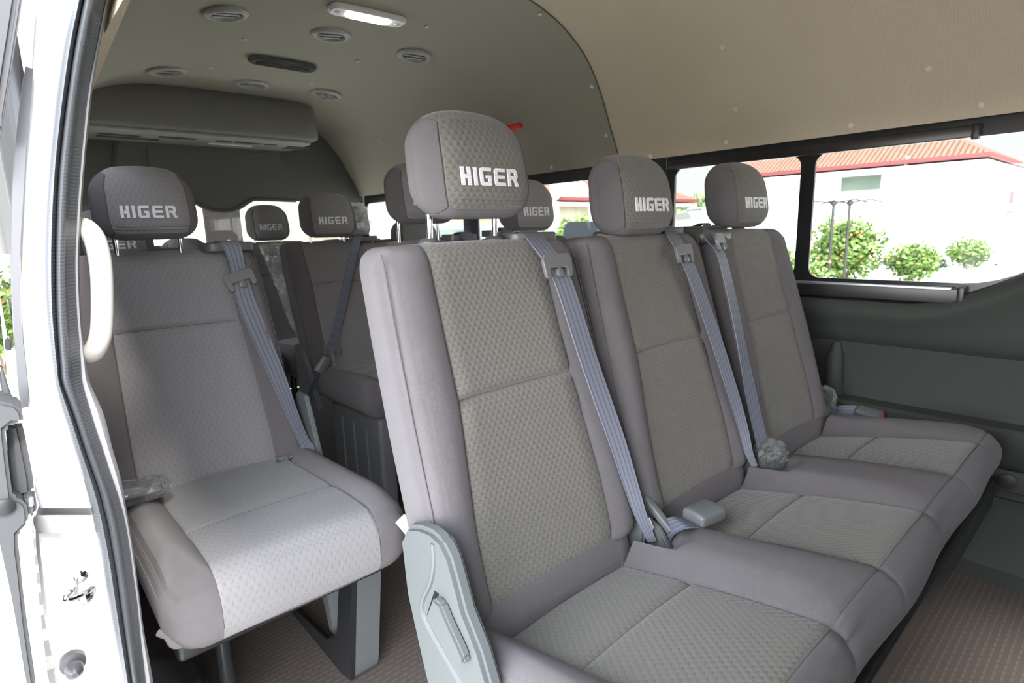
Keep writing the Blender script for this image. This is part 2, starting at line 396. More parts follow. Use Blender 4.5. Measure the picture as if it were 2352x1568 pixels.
def logo_mesh(front, w=.125, h=.0295, zc=-.018, xc=-.004):
    bm = bmesh.new(); x = 0; adv = {'H': .76, 'I': .26, 'G': 1, 'E': 1, 'R': 1.04}; tot = sum(adv.values()) + 4 * .24; k = w / tot
    for c in 'HIGER':
        for poly in LET[c]:
            vs = [bm.verts.new((x + px, py, 0)) for px, py in poly]; bm.faces.new(vs)
        x += adv[c] + .24
    bmesh.ops.triangulate(bm, faces=bm.faces)
    bmesh.ops.subdivide_edges(bm, edges=bm.edges, cuts=1)
    top = bm.faces[:]
    r = bmesh.ops.extrude_face_region(bm, geom=top)
    up = {v for v in r['geom'] if isinstance(v, bmesh.types.BMVert)}
    for v in bm.verts:
        X = xc - w / 2 + v.co.x * k; Z = zc - h / 2 + v.co.y * h; d = .0022 if v in up else -.0015
        v.co = (X, front(X, Z) - d, Z)
    bmesh.ops.recalc_face_normals(bm, faces=bm.faces)
    me = bpy.data.meshes.new('embroidered_logo'); bm.to_mesh(me); bm.free(); me.materials.append(M['logo']); return me
HRW, HRD, HRH = .118, .05, .086
def hr_deform(p, q):
    u = p.x / HRW; w = p.z / HRH
    y = p.y * (1 - .10 * max(0, w)) - .010 * (1 - u * u) * (1 if p.y < 0 else -.2)
    if p.y < 0: y -= .006 * (1 - w * w)
    x = p.x * (1 - .03 * w - .075 * max(0, -w - .2) ** 1.5 - .05 * max(0, w) ** 3)
    z = p.z + (.015 * (1 - u * u) - .004 if w > 0 else .0) * abs(w)
    y += w * .013 + (.006 if w > .8 else 0) * 0
    return Vector((x, y, z))
def hr_front(x, z):
    u = x / HRW; w = z / HRH
    return -HRD * (1 - .10 * max(0, w)) - .010 * (1 - u * u) - .006 * (1 - w * w) + w * .013
def make_headrest(parent, pm='panel'):
    sx = .097
    X = lines(HRW, .058, 7, 10, (sx, -sx, sx + .003, -sx - .003, sx - .003, -sx + .003)); Y = lines(HRD, .046, 6, 2); Z = lines(HRH, .052, 7, 6, (-.058, -.061, -.055, -.069, -.072, -.066))
    h = (HRW, HRD, HRH); r = (.058, .046, .052); V, F, Q, T = rbox(h, r, X, Y, Z)
    P = []; U = []
    for v, q in zip(V, Q):
        p = hr_deform(v, q)
        nrm = Vector((q.x / HRW, q.y / HRD, q.z / HRH)); n2 = nrm.normalized()
        if abs(abs(q.x) - sx) < .001: p -= n2 * .0035
        if q.y <= -HRD + .03 and (abs(q.z + .058) < .001 or abs(q.z + .069) < .001) and abs(q.x) < sx: p.y += .0022
        P.append(p); U.append((v.x, v.z - v.y if q.z > HRH - .05 else v.z) if abs(q.x) <= sx + .001 else (v.y, v.z))
    # UV runs front-bottom to over the top
    U = [((v.x, v.z if q.y <= -HRD + 1e-6 else HRH + (v.y + HRD)) if abs(q.x) <= sx + .001 else (v.y, v.z)) for v, q in zip(V, Q)]
    sel = []
    for f, t in zip(F, T):
        cx = sum(Q[a].x for a in f) / 4
        sel.append('cover_panel' if abs(cx) < sx and t in ('-y', '+z', '+y') else 'headrest')
    o = split_build(P, F, sel, U, [('headrest', 'bolster', None), ('cover_panel', pm, None)], parent)
    hr = o['headrest']
    lg = bpy.data.objects.new('embroidered_logo', logo_mesh(hr_front)); COL.objects.link(lg); par(lg, hr)
    for s in (-.075, .075):
        MB().tube([(s, .02, -.075), (s, .022, -.155)], .0058, 14).build('post', 'chrome', hr)
    return hr
def sleeves(parent, x, y, z):
    for s in (-.075, .075): MB().lathe([(.019, -.012), (.019, .0), (.014, .005), (.007, .006)], (x + s, y, z), n=20).build('post_sleeve', 'guide', parent)
def _unused():
    if 0: pass
    return hr
BH = {'A': dict(zb=.455, zt=1.045, s=.28, y0=.64, w=.232, lum=.795, pw=([.45, .6, .79, 1.05], [.155, .153, .134, .134])),
      'B': dict(zb=.46, zt=1.035, s=.36, y0=.64, w=.225, lum=.86, pw=([.45, .6, .86, 1.05], [.148, .148, .138, .145]))}
def back_y(k, z): c = BH[k]; return c['y0'] + c['s'] * (z - .48)
def make_back(kind, parent, pm):
    c = BH[kind]; hz = (c['zt'] - c['zb']) / 2; zc = (c['zt'] + c['zb']) / 2; hx = c['w']; hy = .05; sp = .15; so = .207
    lz = c['lum'] - zc
    X = lines(hx, .028, 4, 9, (sp, -sp, sp + .004, -sp - .004, sp - .004, -sp + .004, so, -so, .175, -.175))
    Y = lines(hy, .032, 4, 2); Z = lines(hz, .04, 6, 16, (lz, lz + .004, lz - .004, lz + .012, lz - .012))
    V, F, Q, T = rbox((hx, hy, hz), (.028, .032, .04), X, Y, Z)
    P = []; U = []
    for v, q in zip(V, Q):
        zz = v.z + zc; pw = interp(zz, *c['pw']); ax = abs(q.x)
        ratio = (abs(v.x) / ax) if ax > 1e-6 else 1
        x = (ax * pw / sp if ax <= sp else pw + (ax - sp) * (hx - pw) / (hx - sp)) * ratio * (1 if v.x > 0 else -1)
        tw = max(0, (zz - .7) / .35); x *= 1 - .035 * tw * tw
        x *= 1 - .07 * max(0, (.52 - zz) / .07) ** 2
        y = v.y; fr = max(0, min(1, (-v.y) / hy))
        if v.y < 0:
            y = v.y
            if ax <= sp: y += fr * .010 * (1 - (ax / sp) ** 2) * min(1, (hz - abs(v.z)) / .08)
            else: y -= fr * .017 * math.sin(math.pi * min(1, (ax - sp) / (hx - sp)))
            if abs(ax - sp) < .001: y += .004 * fr
            if ax < sp: y += fr * (.007 * math.exp(-((v.z - lz) / .004) ** 2) - .004 * math.exp(-((abs(v.z - lz) - .03) / .02) ** 2))
        y *= 1 - .15 * max(0, v.z / hz)
        if abs(v.z) < hz - .01 and abs(ax - so) < .001 and v.y < 0: y += .002
        z = zz + .006 * (1 - (v.x / hx) ** 2) * (v.z > hz - .05)
        P.append(Vector((x, c['y0'] + c['s'] * (zz - .48) + .05 + y, z)))
        U.append((x, zz if q.y <= -hy + 1e-6 else zz + (v.y + hy)) if ax <= sp + .001 else (x + v.y, zz))
    sel = []
    for f, t in zip(F, T):
        cx = sum(Q[a].x for a in f) / 4
        sel.append('centre_panel' if abs(cx) < sp and t in ('-y', '+z') else 'backrest')
    o = split_build(P, F, sel, U, [('backrest', 'bolster', None), ('centre_panel', pm, None)], parent)
    b = o['backrest']
    fy = lambda q: q.y <= -hy + 1e-6
    sp_l = [(lambda q: fy(q) and abs(q.z - lz) < 1e-5 and abs(q.x) <= sp + 1e-5, lambda q: q.x)]
    for sg in (-1, 1): sp_l.append((lambda q, sg=sg: (fy(q) and abs(q.x - sg * sp) < 1e-5 and q.z > -hz + .03) or (q.z >= hz - 1e-6 and abs(q.x - sg * sp) < 1e-5 and q.y < -.02), lambda q: q.z + (q.y if q.z >= hz - 1e-6 else -hy)))
    seam_lines(P, Q, sp_l, b)
    # dark stitched piping along the outer front edge and the lumbar seam
    for s in (-1, 1):
        pts = []
        for i in range(30):
            z = c['zb'] + .03 + (c['zt'] - c['zb'] - .05) * i / 29; tw = max(0, (z - .7) / .35)
            x = s * (.2235 if kind == 'A' else .2165) * (1 - .035 * tw * tw) * (1 - .07 * max(0, (.52 - z) / .07) ** 2)
            pts.append((x, back_y(kind, z) + .005, z))
        q_ = Vector(pts[-1]); pts += [q_ + Vector((s * .001, .004, .012))]
        MB().tube(pts, .0011, 6).build('edge_seam', 'thread', b)
    return b
def make_guide(parent, x, y, z):
    """belt outlet on the shoulder: plastic plate with a slot"""
    o = plate('belt_guide', rrect(x - .058, x + .058, y - .036, y + .034, .022), [rrect(x - .038, x + .036, y - .017, y + .005, .006)], .016, 'guide', parent, 'xy', z, .004)
    return o
def latch_plate(parent, c, u, v, nrm, s=1, name='latch_plate'):
    """moulded belt tongue: plate with slot in plane u (across), v (up)"""
    u = Vector(u).normalized(); v = Vector(v).normalized(); nn = Vector(nrm).normalized()
    cu = bpy.data.curves.new(name, 'CURVE'); cu.dimensions = '2D'; cu.fill_mode = 'BOTH'; cu.extrude = .0022; cu.bevel_depth = .0018; cu.bevel_resolution = 2
    outl = [(-.036, .012), (-.030, .019), (.030, .019), (.036, .012), (.034, -.017), (.028, -.021), (.016, -.014), (-.016, -.014), (-.028, -.021), (-.034, -.017)]
    outl = [(-.0365, .014), (-.031, .023), (.031, .023), (.0365, .014), (.034, -.016), (.029, -.020), (.0245, -.018), (.0245, -.001), (-.0245, -.001), (-.0245, -.018), (-.029, -.020), (-.034, -.016)]
    sp_ = cu.splines.new('POLY'); sp_.points.add(len(outl) - 1)
    for i, p in enumerate(outl): sp_.points[i].co = (p[0] * s, p[1] * s, 0, 1)
    sp_.use_cyclic_u = True
    tmp = bpy.data.objects.new('t', cu); me = bpy.data.meshes.new_from_object(tmp); bpy.data.objects.remove(tmp); bpy.data.curves.remove(cu)
    for q in me.vertices: a = q.co.copy(); q.co = Vector(c) + u * a.x + v * a.y + nn * a.z
    me.name = name; me.materials.clear(); me.materials.append(M['latch']); o = bpy.data.objects.new(name, me); COL.objects.link(o); par(o, parent)
    return o
def stop_button(parent, c, nrm, r=.0092):
    nn = Vector(nrm).normalized(); MB().tube([Vector(c) - nn * .002, Vector(c) + nn * .0012, Vector(c) + nn * .0022], [r, r, r * .85], 20).build('stop_button', 'latch', parent)
def buckle(parent, c, d, up, L=.075, w=.052, t=.022, m='buckle', red=True, name='buckle'):
    d = Vector(d).normalized(); up = Vector(up); s = d.cross(up).normalized(); up = s.cross(d).normalized()
    V, F, Q, T = rbox((L / 2, w / 2, t / 2), (.008, .007, .007), lines(L / 2, .008, 3, 4), lines(w / 2, .007, 3, 4), lines(t / 2, .007, 3, 2))
    P = [Vector(c) + d * p.x + s * p.y * (1 + .1 * p.x / L) + up * (p.z + .004 * (1 - (p.y / (w / 2)) ** 2) * (p.z > 0)) for p in V]
    b = mesh_obj(name, P, F, m, parent, sharp=60)
    if red:
        mb = MB(); q0 = Vector(c) + d * (L / 2 - .001); mb.prism([q0 + s * a + up * b_ for a, b_ in rrect(-w * .36, w * .36, -t * .28, t * .28, .003, 3)], d * .003); mb.build('release_button', 'red', b)
    return b
def base(root, loc):
    loc = Vector(loc); root.location = loc
    for c in root.children: c.location = Vector(c.location) - loc
OFF = [0, .48, .989]
SC = .664
def cushion(parent, x0, x1, y0, y1, zb, zt, seats, pm, roll=True, wrap=False, r=(.045, .055, .05), notches=()):
    """seat cushion; seats = panel centres; roll = raised roll at the back; wrap = panel runs down the front"""
    cx, cy, cz = (x0 + x1) / 2, (y0 + y1) / 2, (zb + zt) / 2; h = ((x1 - x0) / 2, (y1 - y0) / 2, (zt - zb) / 2)
    hw = .145; ext = []
    for s in seats:
        for e in (s - hw, s + hw): ext += [e - cx, e - cx + .004, e - cx - .004]
    yf, yb, ym = (.245 if not wrap else y0 - 1), (y1 - .098 if roll else y1 + 1), y0 + (.27 if roll else .2)
    ey = [t - cy for a in (yf, yb, ym) for t in (a - .004, a, a + .004) if abs(t - cy) < h[1]]
    X = lines(h[0], r[0], 5, max(10, int(h[0] / .018)), ext); Y = lines(h[1], r[1], 5, 26, ey); Z = lines(h[2], min(r[2], h[2] * .95), 4, 3)
    V, F, Q, T = rbox(h, (r[0], r[1], min(r[2], h[2] * .95)), X, Y, Z); P = []; U = []
    def shape(x, y):
        f = 0
        if roll:
            t = max(0, min(1, (y - yf) / (yb - yf))); f -= .085 * t ** 1.2
            if y > yb: f += .100 * math.sin(min(1, (y - yb) / .040) * math.pi / 2)
        else: f -= .02 * max(0, min(1, (y - y0 - .12) / .3))
        dmin = min(abs(x - s) for s in seats)
        if dmin > hw:
            u = min(1, (dmin - hw) / .05); f += ((.016 + .034 * max(0, min(1, (y - yf) / (yb - yf)))) if roll else .022) * math.sin(u * math.pi / 2) * (1 if y < yb else 0) * max(0, min(1, (y - y0 - .01) / .08))
        else: f += .006 * math.cos(dmin / hw * math.pi / 2) * (1 if y < yb else 0) * max(0, min(1, (y - y0) / .05))
        for n in notches: f -= (.050 + (.035 if y > yb else 0)) * math.exp(-((x - n) / .038) ** 4) * max(0, min(1, (y - y1 + .20) / .05))
        return f
    for v, q in zip(V, Q):
        x, y, z = v.x + cx, v.y + cy, v.z + cz; wz = max(0, (v.z + h[2]) / (2 * h[2])); qx, qy = q.x + cx, q.y + cy
        z += shape(qx, qy) * wz ** 1.5
        # panels narrow towards the front
        for s in seats:
            for e, sg in ((s - hw, -1), (s + hw, 1)):
                k = max(0, 1 - abs(qx - e) / .06); t = (qy - yf) / (y1 - y0) if roll else .3
                x += sg * k * (-.010 + .026 * max(0, min(1, t))) * (roll * 1)
                if abs(qx - e) < .001 and v.z > 0 and (qy < yb): z -= .004
        ins = min(abs(qx - s) for s in seats) <= hw
        if v.z > 0 and ((abs(qy - yf) < .001)): z -= .0035
        if v.z > 0 and abs(qy - yb) < .001 and ins: z -= .004
        if ins and v.z > 0: z -= .005 * math.exp(-((qy - ym) / .006) ** 2)
        if not ins or True: y -= .004 * math.sin(qx * 13) * (1 if v.y < -h[1] + .02 else 0)
        z += .004 * math.sin(qx * 9 + 1) * (v.z < 0)
        if roll and v.y < 0: y += .055 * max(0, (-v.z / h[2])) ** 1.3 * min(1, -v.y / h[1] * 1.2)
        P.append(Vector((x, y, z)))
        U.append((x, y - z) if roll and qy > yb + .001 else (x, qy if T and q.z >= h[2] - 1e-6 else y0 - (cz + h[2] - (v.z + cz))))
    sel = []
    for f, t in zip(F, T):
        qx = sum(Q[a].x for a in f) / 4 + cx; qy = sum(Q[a].y for a in f) / 4 + cy; ins = min(abs(qx - s) for s in seats) < hw
        sel.append('centre_panel#%d' % min(range(len(seats)), key=lambda k: abs(qx - seats[k])) if ins and ((t == '+z' and yf < qy < yb) or (wrap and t == '-y')) else 'cushion')
    o = split_build(P, F, sel, U, [('cushion', 'bolster', None)] + [('centre_panel#%d' % k, pm, None) for k in range(len(seats))], parent)
    c_ = o['cushion']; top = lambda q: q.z >= h[2] - 1e-6; L_ = []
    for s in seats:
        for e in (s - hw, s + hw):
            L_.append((lambda q, e=e: abs(q.x + cx - e) < 1e-5 and ((top(q) and yf - 1e-5 <= q.y + cy <= yb + 1e-5) or (wrap and q.y <= -h[1] + 1e-6 and q.z > -h[2] + .03)), lambda q: q.y if top(q) else -h[1] - (h[2] - q.z)))
        L_.append((lambda q, s=s: top(q) and abs(q.y + cy - ym) < 1e-5 and abs(q.x + cx - s) <= hw + 1e-5, lambda q: q.x))
        if roll: L_.append((lambda q, s=s: top(q) and abs(q.y + cy - yb) < 1e-5 and abs(q.x + cx - s) <= hw + 1e-5, lambda q: q.x))
    if roll: L_.append((lambda q: top(q) and abs(q.y + cy - yf) < 1e-5 and abs(q.x) < h[0] - .03, lambda q: q.x))
    seam_lines(P, Q, L_, c_, .0010)
    return c_, shape
def belt(parent, pts, sides, plate_c, plate_u, plate_v, plate_n, m='belt', button=True):
    b = ribbon('seat_belt', pts, sides, m, parent)
    latch_plate(b, plate_c, plate_u, plate_v, plate_n)
    if button: stop_button(b, Vector(plate_c) - Vector(plate_v).normalized() * .012 + Vector(plate_n).normalized() * .004, plate_n)
    return b
def onback(px, py, kind, dy=0, off=.030):
    """a measured photo point lying just in front of a backrest's face"""
    y = .75 + dy
    for _ in range(12): y = .5 * y + .5 * (back_y(kind, at(px, py, y=y).z) + dy - off)
    return at(px, py, y=y)
# ================================================================ front three-seat bench
bench = empty('bench_seat')
tag(bench, 'nearest three-seat grey fabric bench, its front edge running to the right edge of the photo', 'bench seat')
cushion(bench, .432, 1.935, .205, .725, .362, .500, [SC + .012 + o for o in OFF], 'panel', notches=(.906, 1.40))
hr_z = [1.175, 1.132, 1.140]; hr_x = [-.012, -.02, -.028]
backs = []
protoA = None
for k in range(3):
    if protoA is None:
        b = make_back('A', bench, 'panel'); protoA = b
    else:
        b = copy_tree(protoA, bench)
    b.location = (SC + OFF[k], 0, 0); backs.append(b)
hrA = None
for k in range(3):
    if hrA is None: h_ = make_headrest(bench); hrA = h_
    else: h_ = copy_tree(hrA, bench)
    h_.location = (SC + OFF[k] + hr_x[k], .838, hr_z[k]); sleeves(bench, SC + OFF[k] + hr_x[k], .862, 1.052)
# belts over the right shoulder of each back
for k in range(3):
    gx = SC + OFF[k] + (.150, .150, -.155)[k]; g_ = make_guide(bench, gx, .865, 1.050)
    if k == 2: MB().add(*rbox((.075, .05, .025), (.03, .03, .02), lines(.075, .03, 3), lines(.05, .03, 3), lines(.025, .02, 3))[:2]).build('shoulder_cover', 'guide', bench, loc=(gx - .012, .85, 1.033))
    bx = SC + OFF[k]
    if k == 0:
        pts = [(.805, .885, 1.055), (.806, .85, 1.064)] + [tuple(onback(a, b_, 'A', 0, c)) for a, b_, c in [(1250, 572, 0.012), (1270, 600, 0.024), (1291, 640, 0.032), (1312, 700, 0.032), (1347, 810, 0.032), (1385, 920, 0.032), (1420, 1020, 0.032), (1448, 1110, 0.026), (1474, 1190, 0.026), (1498, 1243, 0.026)]]
        sd_ = [(.0235, 0, 0)] * 7 + [(.022, -.002, 0), (.019, -.004, 0), (.015, -.006, 0), (.011, -.006, 0), (.008, -.005, 0)]
        pc, pu, pv, pn = tuple(onback(1281, 612, 'A', 0, .036)), (1, 0, 0), (.05, .28, 1), (0, -1, .28)
    elif k == 1:
        pts = [(1.290, .885, 1.055), (1.290, .85, 1.064)] + [tuple(onback(a, b_, 'A', 0, c)) for a, b_, c in [(1550, 548, 0.012), (1566, 575, 0.024), (1585, 615, 0.032), (1610, 680, 0.032), (1645, 780, 0.032), (1680, 890, 0.032), (1706, 980, 0.026), (1720, 1040, 0.026), (1733, 1070, 0.026)]]
        sd_ = [(.0235, 0, 0)] * 6 + [(.022, -.002, 0), (.018, -.004, 0), (.013, -.006, 0), (.009, -.006, 0), (.007, -.005, 0)]
        pc, pu, pv, pn = tuple(onback(1572, 583, 'A', 0, .036)), (1, .05, 0), (.05, .28, 1), (0, -1, .28)
    else:
        pts = [(1.490, .885, 1.060), (1.490, .85, 1.068)] + [tuple(onback(a, b_, 'A', 0, c)) for a, b_, c in [(1628, 545, 0.012), (1650, 572, 0.024), (1664, 610, 0.032), (1685, 700, 0.032), (1705, 800, 0.032), (1724, 900, 0.026), (1742, 980, 0.026), (1755, 1035, 0.026)]]
        sd_ = [(.0235, .002, 0)] * 7 + [(.0235, -.002, 0)] * 2 + [(.022, -.004, 0)]
        pc, pu, pv, pn = tuple(onback(1655, 556, 'A', 0, .036)), (1, .25, .0), (.0, .35, 1), (.2, -1, .35)
    belt(bench, pts, sd_, pc, pu, pv, pn)
# bench hardware: recliner cover on the aisle side, plates between the backs
X0 = .418
cov = [(.735, .60), (.71, .632), (.68, .643), (.65, .648), (.622, .644), (.603, .625), (.592, .60), (.586, .585), (.575, .555), (.557, .53), (.543, .51), (.525, .47), (.51, .42), (.51, .36), (.68, .36), (.70, .42), (.728, .511)]
c_ = MB().prism([(X0 - .012, y, z) for y, z in cov], (.026, 0, 0)).build('recliner_cover', 'plastic', bench, bevel=.007)
lev = [(.630, .556), (.612, .556), (.595, .535), (.572, .512), (.560, .498), (.562, .488), (.576, .483), (.656, .508)]
l_ = MB().prism([(X0 - .026, y, z) for y, z in lev], (.016, 0, 0)).build('recliner_lever', 'plastic', c_, bevel=.004)
MB().prism([(X0 - .0135, y, z) for y, z in [(.642, .556), (.632, .556), (.656, .506), (.667, .504)]], (.002, 0, 0)).build('lever_recess_shade', 'black', c_)  # black sheet laid on the cover for the shade of the recess
MB().tube(smoothpts([(X0 - .011, .640, .632), (X0 - .012, .640, .60), (X0 - .012, .652, .565), (X0 - .012, .678, .52), (X0 - .012, .672, .49), (X0 - .012, .62, .455), (X0 - .011, .57, .42)], 5), .0045, 8).build('moulded_rib', 'plastic', c_)
MB().prism([(.44, .775, .615), (.428, .785, .60), (.436, .765, .580), (.445, .752, .598)], (.0006, .0006, 0)).build('care_tag', 'tag', bench)
for k, gx in enumerate((.918, 1.412)):
    p = [(.80, .62), (.74, .65), (.705, .64), (.675, .58), (.665, .50), (.60, .47), (.57, .43), (.57, .36), (.78, .36)]
    pl = MB().prism([(gx - .008, y, z) for y, z in p], (.016, 0, 0)).build('recliner_plate', 'plastic', bench, bevel=.004)
    pl2 = MB().prism([(gx - .030, y, z) for y, z in [(.73, .56), (.68, .57), (.66, .50), (.62, .47), (.62, .42), (.73, .42)]], (.012, 0, 0)).build('hinge_plate', 'plastic', pl, bevel=.004)
    MB().box(gx + .004, gx + .022, -.0425, .0425, -.008, .008, .005).build('recliner_lever', 'plastic', pl)
    lv = pl.children[-1]; lv.location = (0, .615, .490); lv.rotation_euler = (math.radians(38), 0, 0)
    MB().prism([(gx - .032, .620, .492), (gx - .022, .612, .497), (gx - .015, .607, .475), (gx - .021, .609, .455), (gx - .032, .615, .458)], (.0006, -.0006, 0)).build('care_tag', 'tag', pl)
# buckle strap standing between seat one and two
bq = at(1612, 1186, z=.482); bs0 = at(1530, 1215, z=.462); bs1 = at(1560, 1200, z=.492)
st = ribbon('buckle_strap', [tuple(at(1528, 1245, z=.425)), tuple(bs0), tuple(bs1), tuple(bq - Vector((.035, -.004, .002)))], [(.010, .020, .004), (.010, .021, .004), (.008, .022, 0), (.004, .023, 0)], 'beltdark', bench)
buckle(st, tuple(bq + Vector((.006, 0, .004))), (1, -.12, -.02), (0, -.05, 1), .074, .056, .026, red=False)
# wrapped buckle beside the third back, and the strap at its far side
st = ribbon('buckle_strap', [(1.42, .62, .42), (1.435, .60, .455), (1.45, .585, .47)], [(.006, .02, 0)] * 3, 'beltdark', bench)
bc_ = at(1768, 1045, z=.478)
bk = buckle(st, tuple(bc_), (.5, -.6, .5), (0, .3, 1), .06, .05, .024, 'darkgrey', False)
def crumple(name, c, h, m, parent, seed, amp=.007):
    rnd = random.Random(seed); V, F, Q, T = rbox(h, [t * .7 for t in h], lines(h[0], h[0] * .7, 4, 4), lines(h[1], h[1] * .7, 4, 4), lines(h[2], h[2] * .7, 4, 3))
    return mesh_obj(name, [Vector(c) + v * (1 + 0) + Vector([rnd.uniform(-amp, amp) for _ in range(3)]) for v in V], F, m, parent, sharp=25)
crumple('wrap_film', tuple(bc_), (.036, .036, .036), 'film', bk, 3)
rbk = at(1995, 950, x=2.02); st = ribbon('buckle_strap', [tuple(rbk + Vector((.0, .13, -.03))), tuple(rbk + Vector((0, .08, -.01))), tuple(rbk + Vector((0, .03, 0)))], [(.006, .004, .018)] * 3, 'beltdark', bench)
buckle(st, tuple(rbk), (0, -1, -.12), (-.3, 0, 1), .075, .05, .024)
crumple('wrap_film', (1.945, .665, .49), (.014, .03, .045), 'film', bench, 5)
# end strap on the aisle side, bottom edge of the photo
st = ribbon('buckle_strap', [(.445, .52, .33), (.435, .505, .385), (.432, .50, .425), (.43, .49, .447), (.428, .47, .44)], [(.002, .024, 0)] * 5, 'beltdark', bench)
MB().tube(smoothpts([(.417, .535, .40), (.414, .52, .43), (.416, .505, .44), (.42, .485, .435)], 4), .004, 8).build('strap_fold', 'belt', st)
# bench frame and legs under the cushion
MB().box(.46, 1.97, .22, .68, .27, .35, .01).build('seat_frame', 'black', bench)
for x in (.56, 1.62):
    for y in (.36, .62): MB().box(x - .02, x + .02, y - .018, y + .018, .0, .28, .004).build('leg', 'blackmetal', bench)
base(bench, (1.2, .45, 0))
# ================================================================ rear seats
def rear_back(root, x, dy, hz=1.158, hx=-.02, proto={}):
    if 'b' not in proto:
        b = make_back('B', root, 'block'); h_ = make_headrest(root, 'block'); proto['b'] = b; proto['h'] = h_
    else: b = copy_tree(proto['b'], root); h_ = copy_tree(proto['h'], root)
    b.location = (x, dy, 0); h_.location = (x + hx, dy + .845, hz); h_.scale = (1.05, 1, 1.06); return b, h_
def rear_cushion(root, xs, dy, proto={}):
    x0, x1 = xs[0] - .225, xs[-1] + .225
    cushion(root, x0, x1, .175 + dy, .70 + dy, .395, .535, xs, 'block', roll=False, wrap=True, r=(.06, .05, .055))
D3, D4, D5 = .775, 1.60, 2.42
# second row, single seat by the door
s1 = empty('single_seat'); tag(s1, 'grey fabric single seat just inside the door pillar, left of the nearest bench', 'seat', 'single seats along the door side')
XS = .328
_b, _h = rear_back(s1, XS - .016, D3, 1.149, -.026); _h.scale = (.90, .95, .93); rear_cushion(s1, [XS + .008], D3)
make_guide(s1, .462, D3 + .87, 1.045)
pp = [(.452, D3 + .885, 1.052), (.455, D3 + .85, 1.06), (.462, D3 + .82, 1.045)] + [tuple(at(px, py, y=yy)) for px, py, yy in [(548, 620, 1.588), (565, 690, 1.555), (600, 775, 1.52), (640, 870, 1.47), (676, 960, 1.43), (700, 1015, 1.41), (722, 1050, 1.40)]]
belt(s1, pp, [(.022, 0, 0)] * 3 + [(.018, 0, 0), (.023, 0, 0), (.023, .004, 0), (.021, .006, 0), (.016, .008, 0), (.015, .006, 0), (.02, 0, 0)], at(553, 643, y=1.572), (1, 0, .28), (-.28, .36, 1), (0, -1, .36))
MB().prism([at(x, y, y=1.39) for x, y in [(722, 1046), (740, 1048), (738, 1058), (712, 1056)]], (0, .002, 0)).build('care_tag', 'tag', s1)
MB().prism([(.548, y, z) for y, z in [(D3 + .72, .66), (D3 + .66, .66), (D3 + .63, .58), (D3 + .60, .50), (D3 + .62, .40), (D3 + .76, .40)]], (.012, 0, 0)).build('recliner_plate', 'plastic', s1, bevel=.004)
# wrapped buckle lying on the left bolster
bk = buckle(s1, (.150, 1.345, .562), (1, -.08, 0), (0, .2, 1), .085, .045, .024, 'darkgrey', False)
crumple('wrap_film', (.150, 1.345, .562), (.058, .030, .02), 'film', bk, 8, .004)
for px, py in ((445, 1125), (500, 1105), (560, 1085), (660, 1052)): pass
crumple('film_scrap', at(446, 1126, y=1.40), (.014, .006, .006), 'film', s1, 12, .004)
crumple('film_scrap', at(655, 1055, y=1.40), (.02, .006, .005), 'film', s1, 13, .004)
# loose cloth edge and tag under the front
MB().tube(smoothpts([at(365, 1452, y=1.0), at(390, 1462, y=.985), at(405, 1478, y=.98), at(440, 1468, y=.98), at(490, 1450, y=.98)], 5), [.006] * 5 + [.008] * 8 + [.003] * 8, 8).build('cloth_hem', 'bolster', s1)
MB().prism([at(x, y, y=1.0) for x, y in [(475, 1452), (504, 1446), (505, 1462), (497, 1474), (484, 1470)]], (0, .002, 0)).build('care_tag', 'tag', s1)
# steel leg: bent flat bar in front, plate behind
sl = MB(); pf = [(1.07, .40), (1.19, .0), (1.215, -.0), (1.235, .01), (1.145, .40)]
sl = MB(); fr = smoothpts([(.0, 1.085, .405), (0, 1.115, .28), (0, 1.150, .10), (0, 1.165, .03), (0, 1.185, .008), (0, 1.22, .003)], 6)
xa, xb = .500, .560
V = []; F = []
for p in fr:
    for dx, dyy in ((xa, 0), (xb, 0), (xb, .006), (xa, .006)): V.append((dx, p.y + dyy, p.z + (0 if dyy == 0 else .002)))
for i in range(len(fr) - 1):
    for k in range(4): F.append((i * 4 + k, i * 4 + (k + 1) % 4, i * 4 + 4 + (k + 1) % 4, i * 4 + 4 + k))
F += [(0, 1, 2, 3), tuple(len(V) - 4 + k for k in (3, 2, 1, 0))]
leg = mesh_obj('leg', V, F, 'plastic', s1, sharp=40)
MB().prism([(.487, y, z) for y, z in [(1.09, .40), (1.17, .012), (1.22, .0), (1.60, .0), (1.62, .02), (1.30, .055), (1.23, .10), (1.15, .40)]], (.012, 0, 0)).build('leg_flange', 'blackmetal', leg, bevel=.002)
MB().prism([(.51, y, z) for y, z in [(1.36, .40), (1.30, .05), (1.33, .05), (1.44, .40)]], (.05, 0, 0)).build('leg_brace', 'plastic', leg, bevel=.003)
MB().lathe([(.016, 0), (.016, .01), (.009, .012), (.009, .022)], (.525, 1.30, .004)).build('bolt', 'blackmetal', leg)
MB().tube([(.235, 1.20, .0), (.235, 1.20, .40)], .016, 14).build('leg', 'blackmetal', s1)
MB().box(.215, .27, 1.10, 1.36, 0, .012, .004).build('foot_plate', 'blackmetal', s1)
MB().box(.13, .53, 1.02, 1.42, .36, .40, .01).build('seat_frame', 'black', s1)
base(s1, (XS, 1.25, 0))
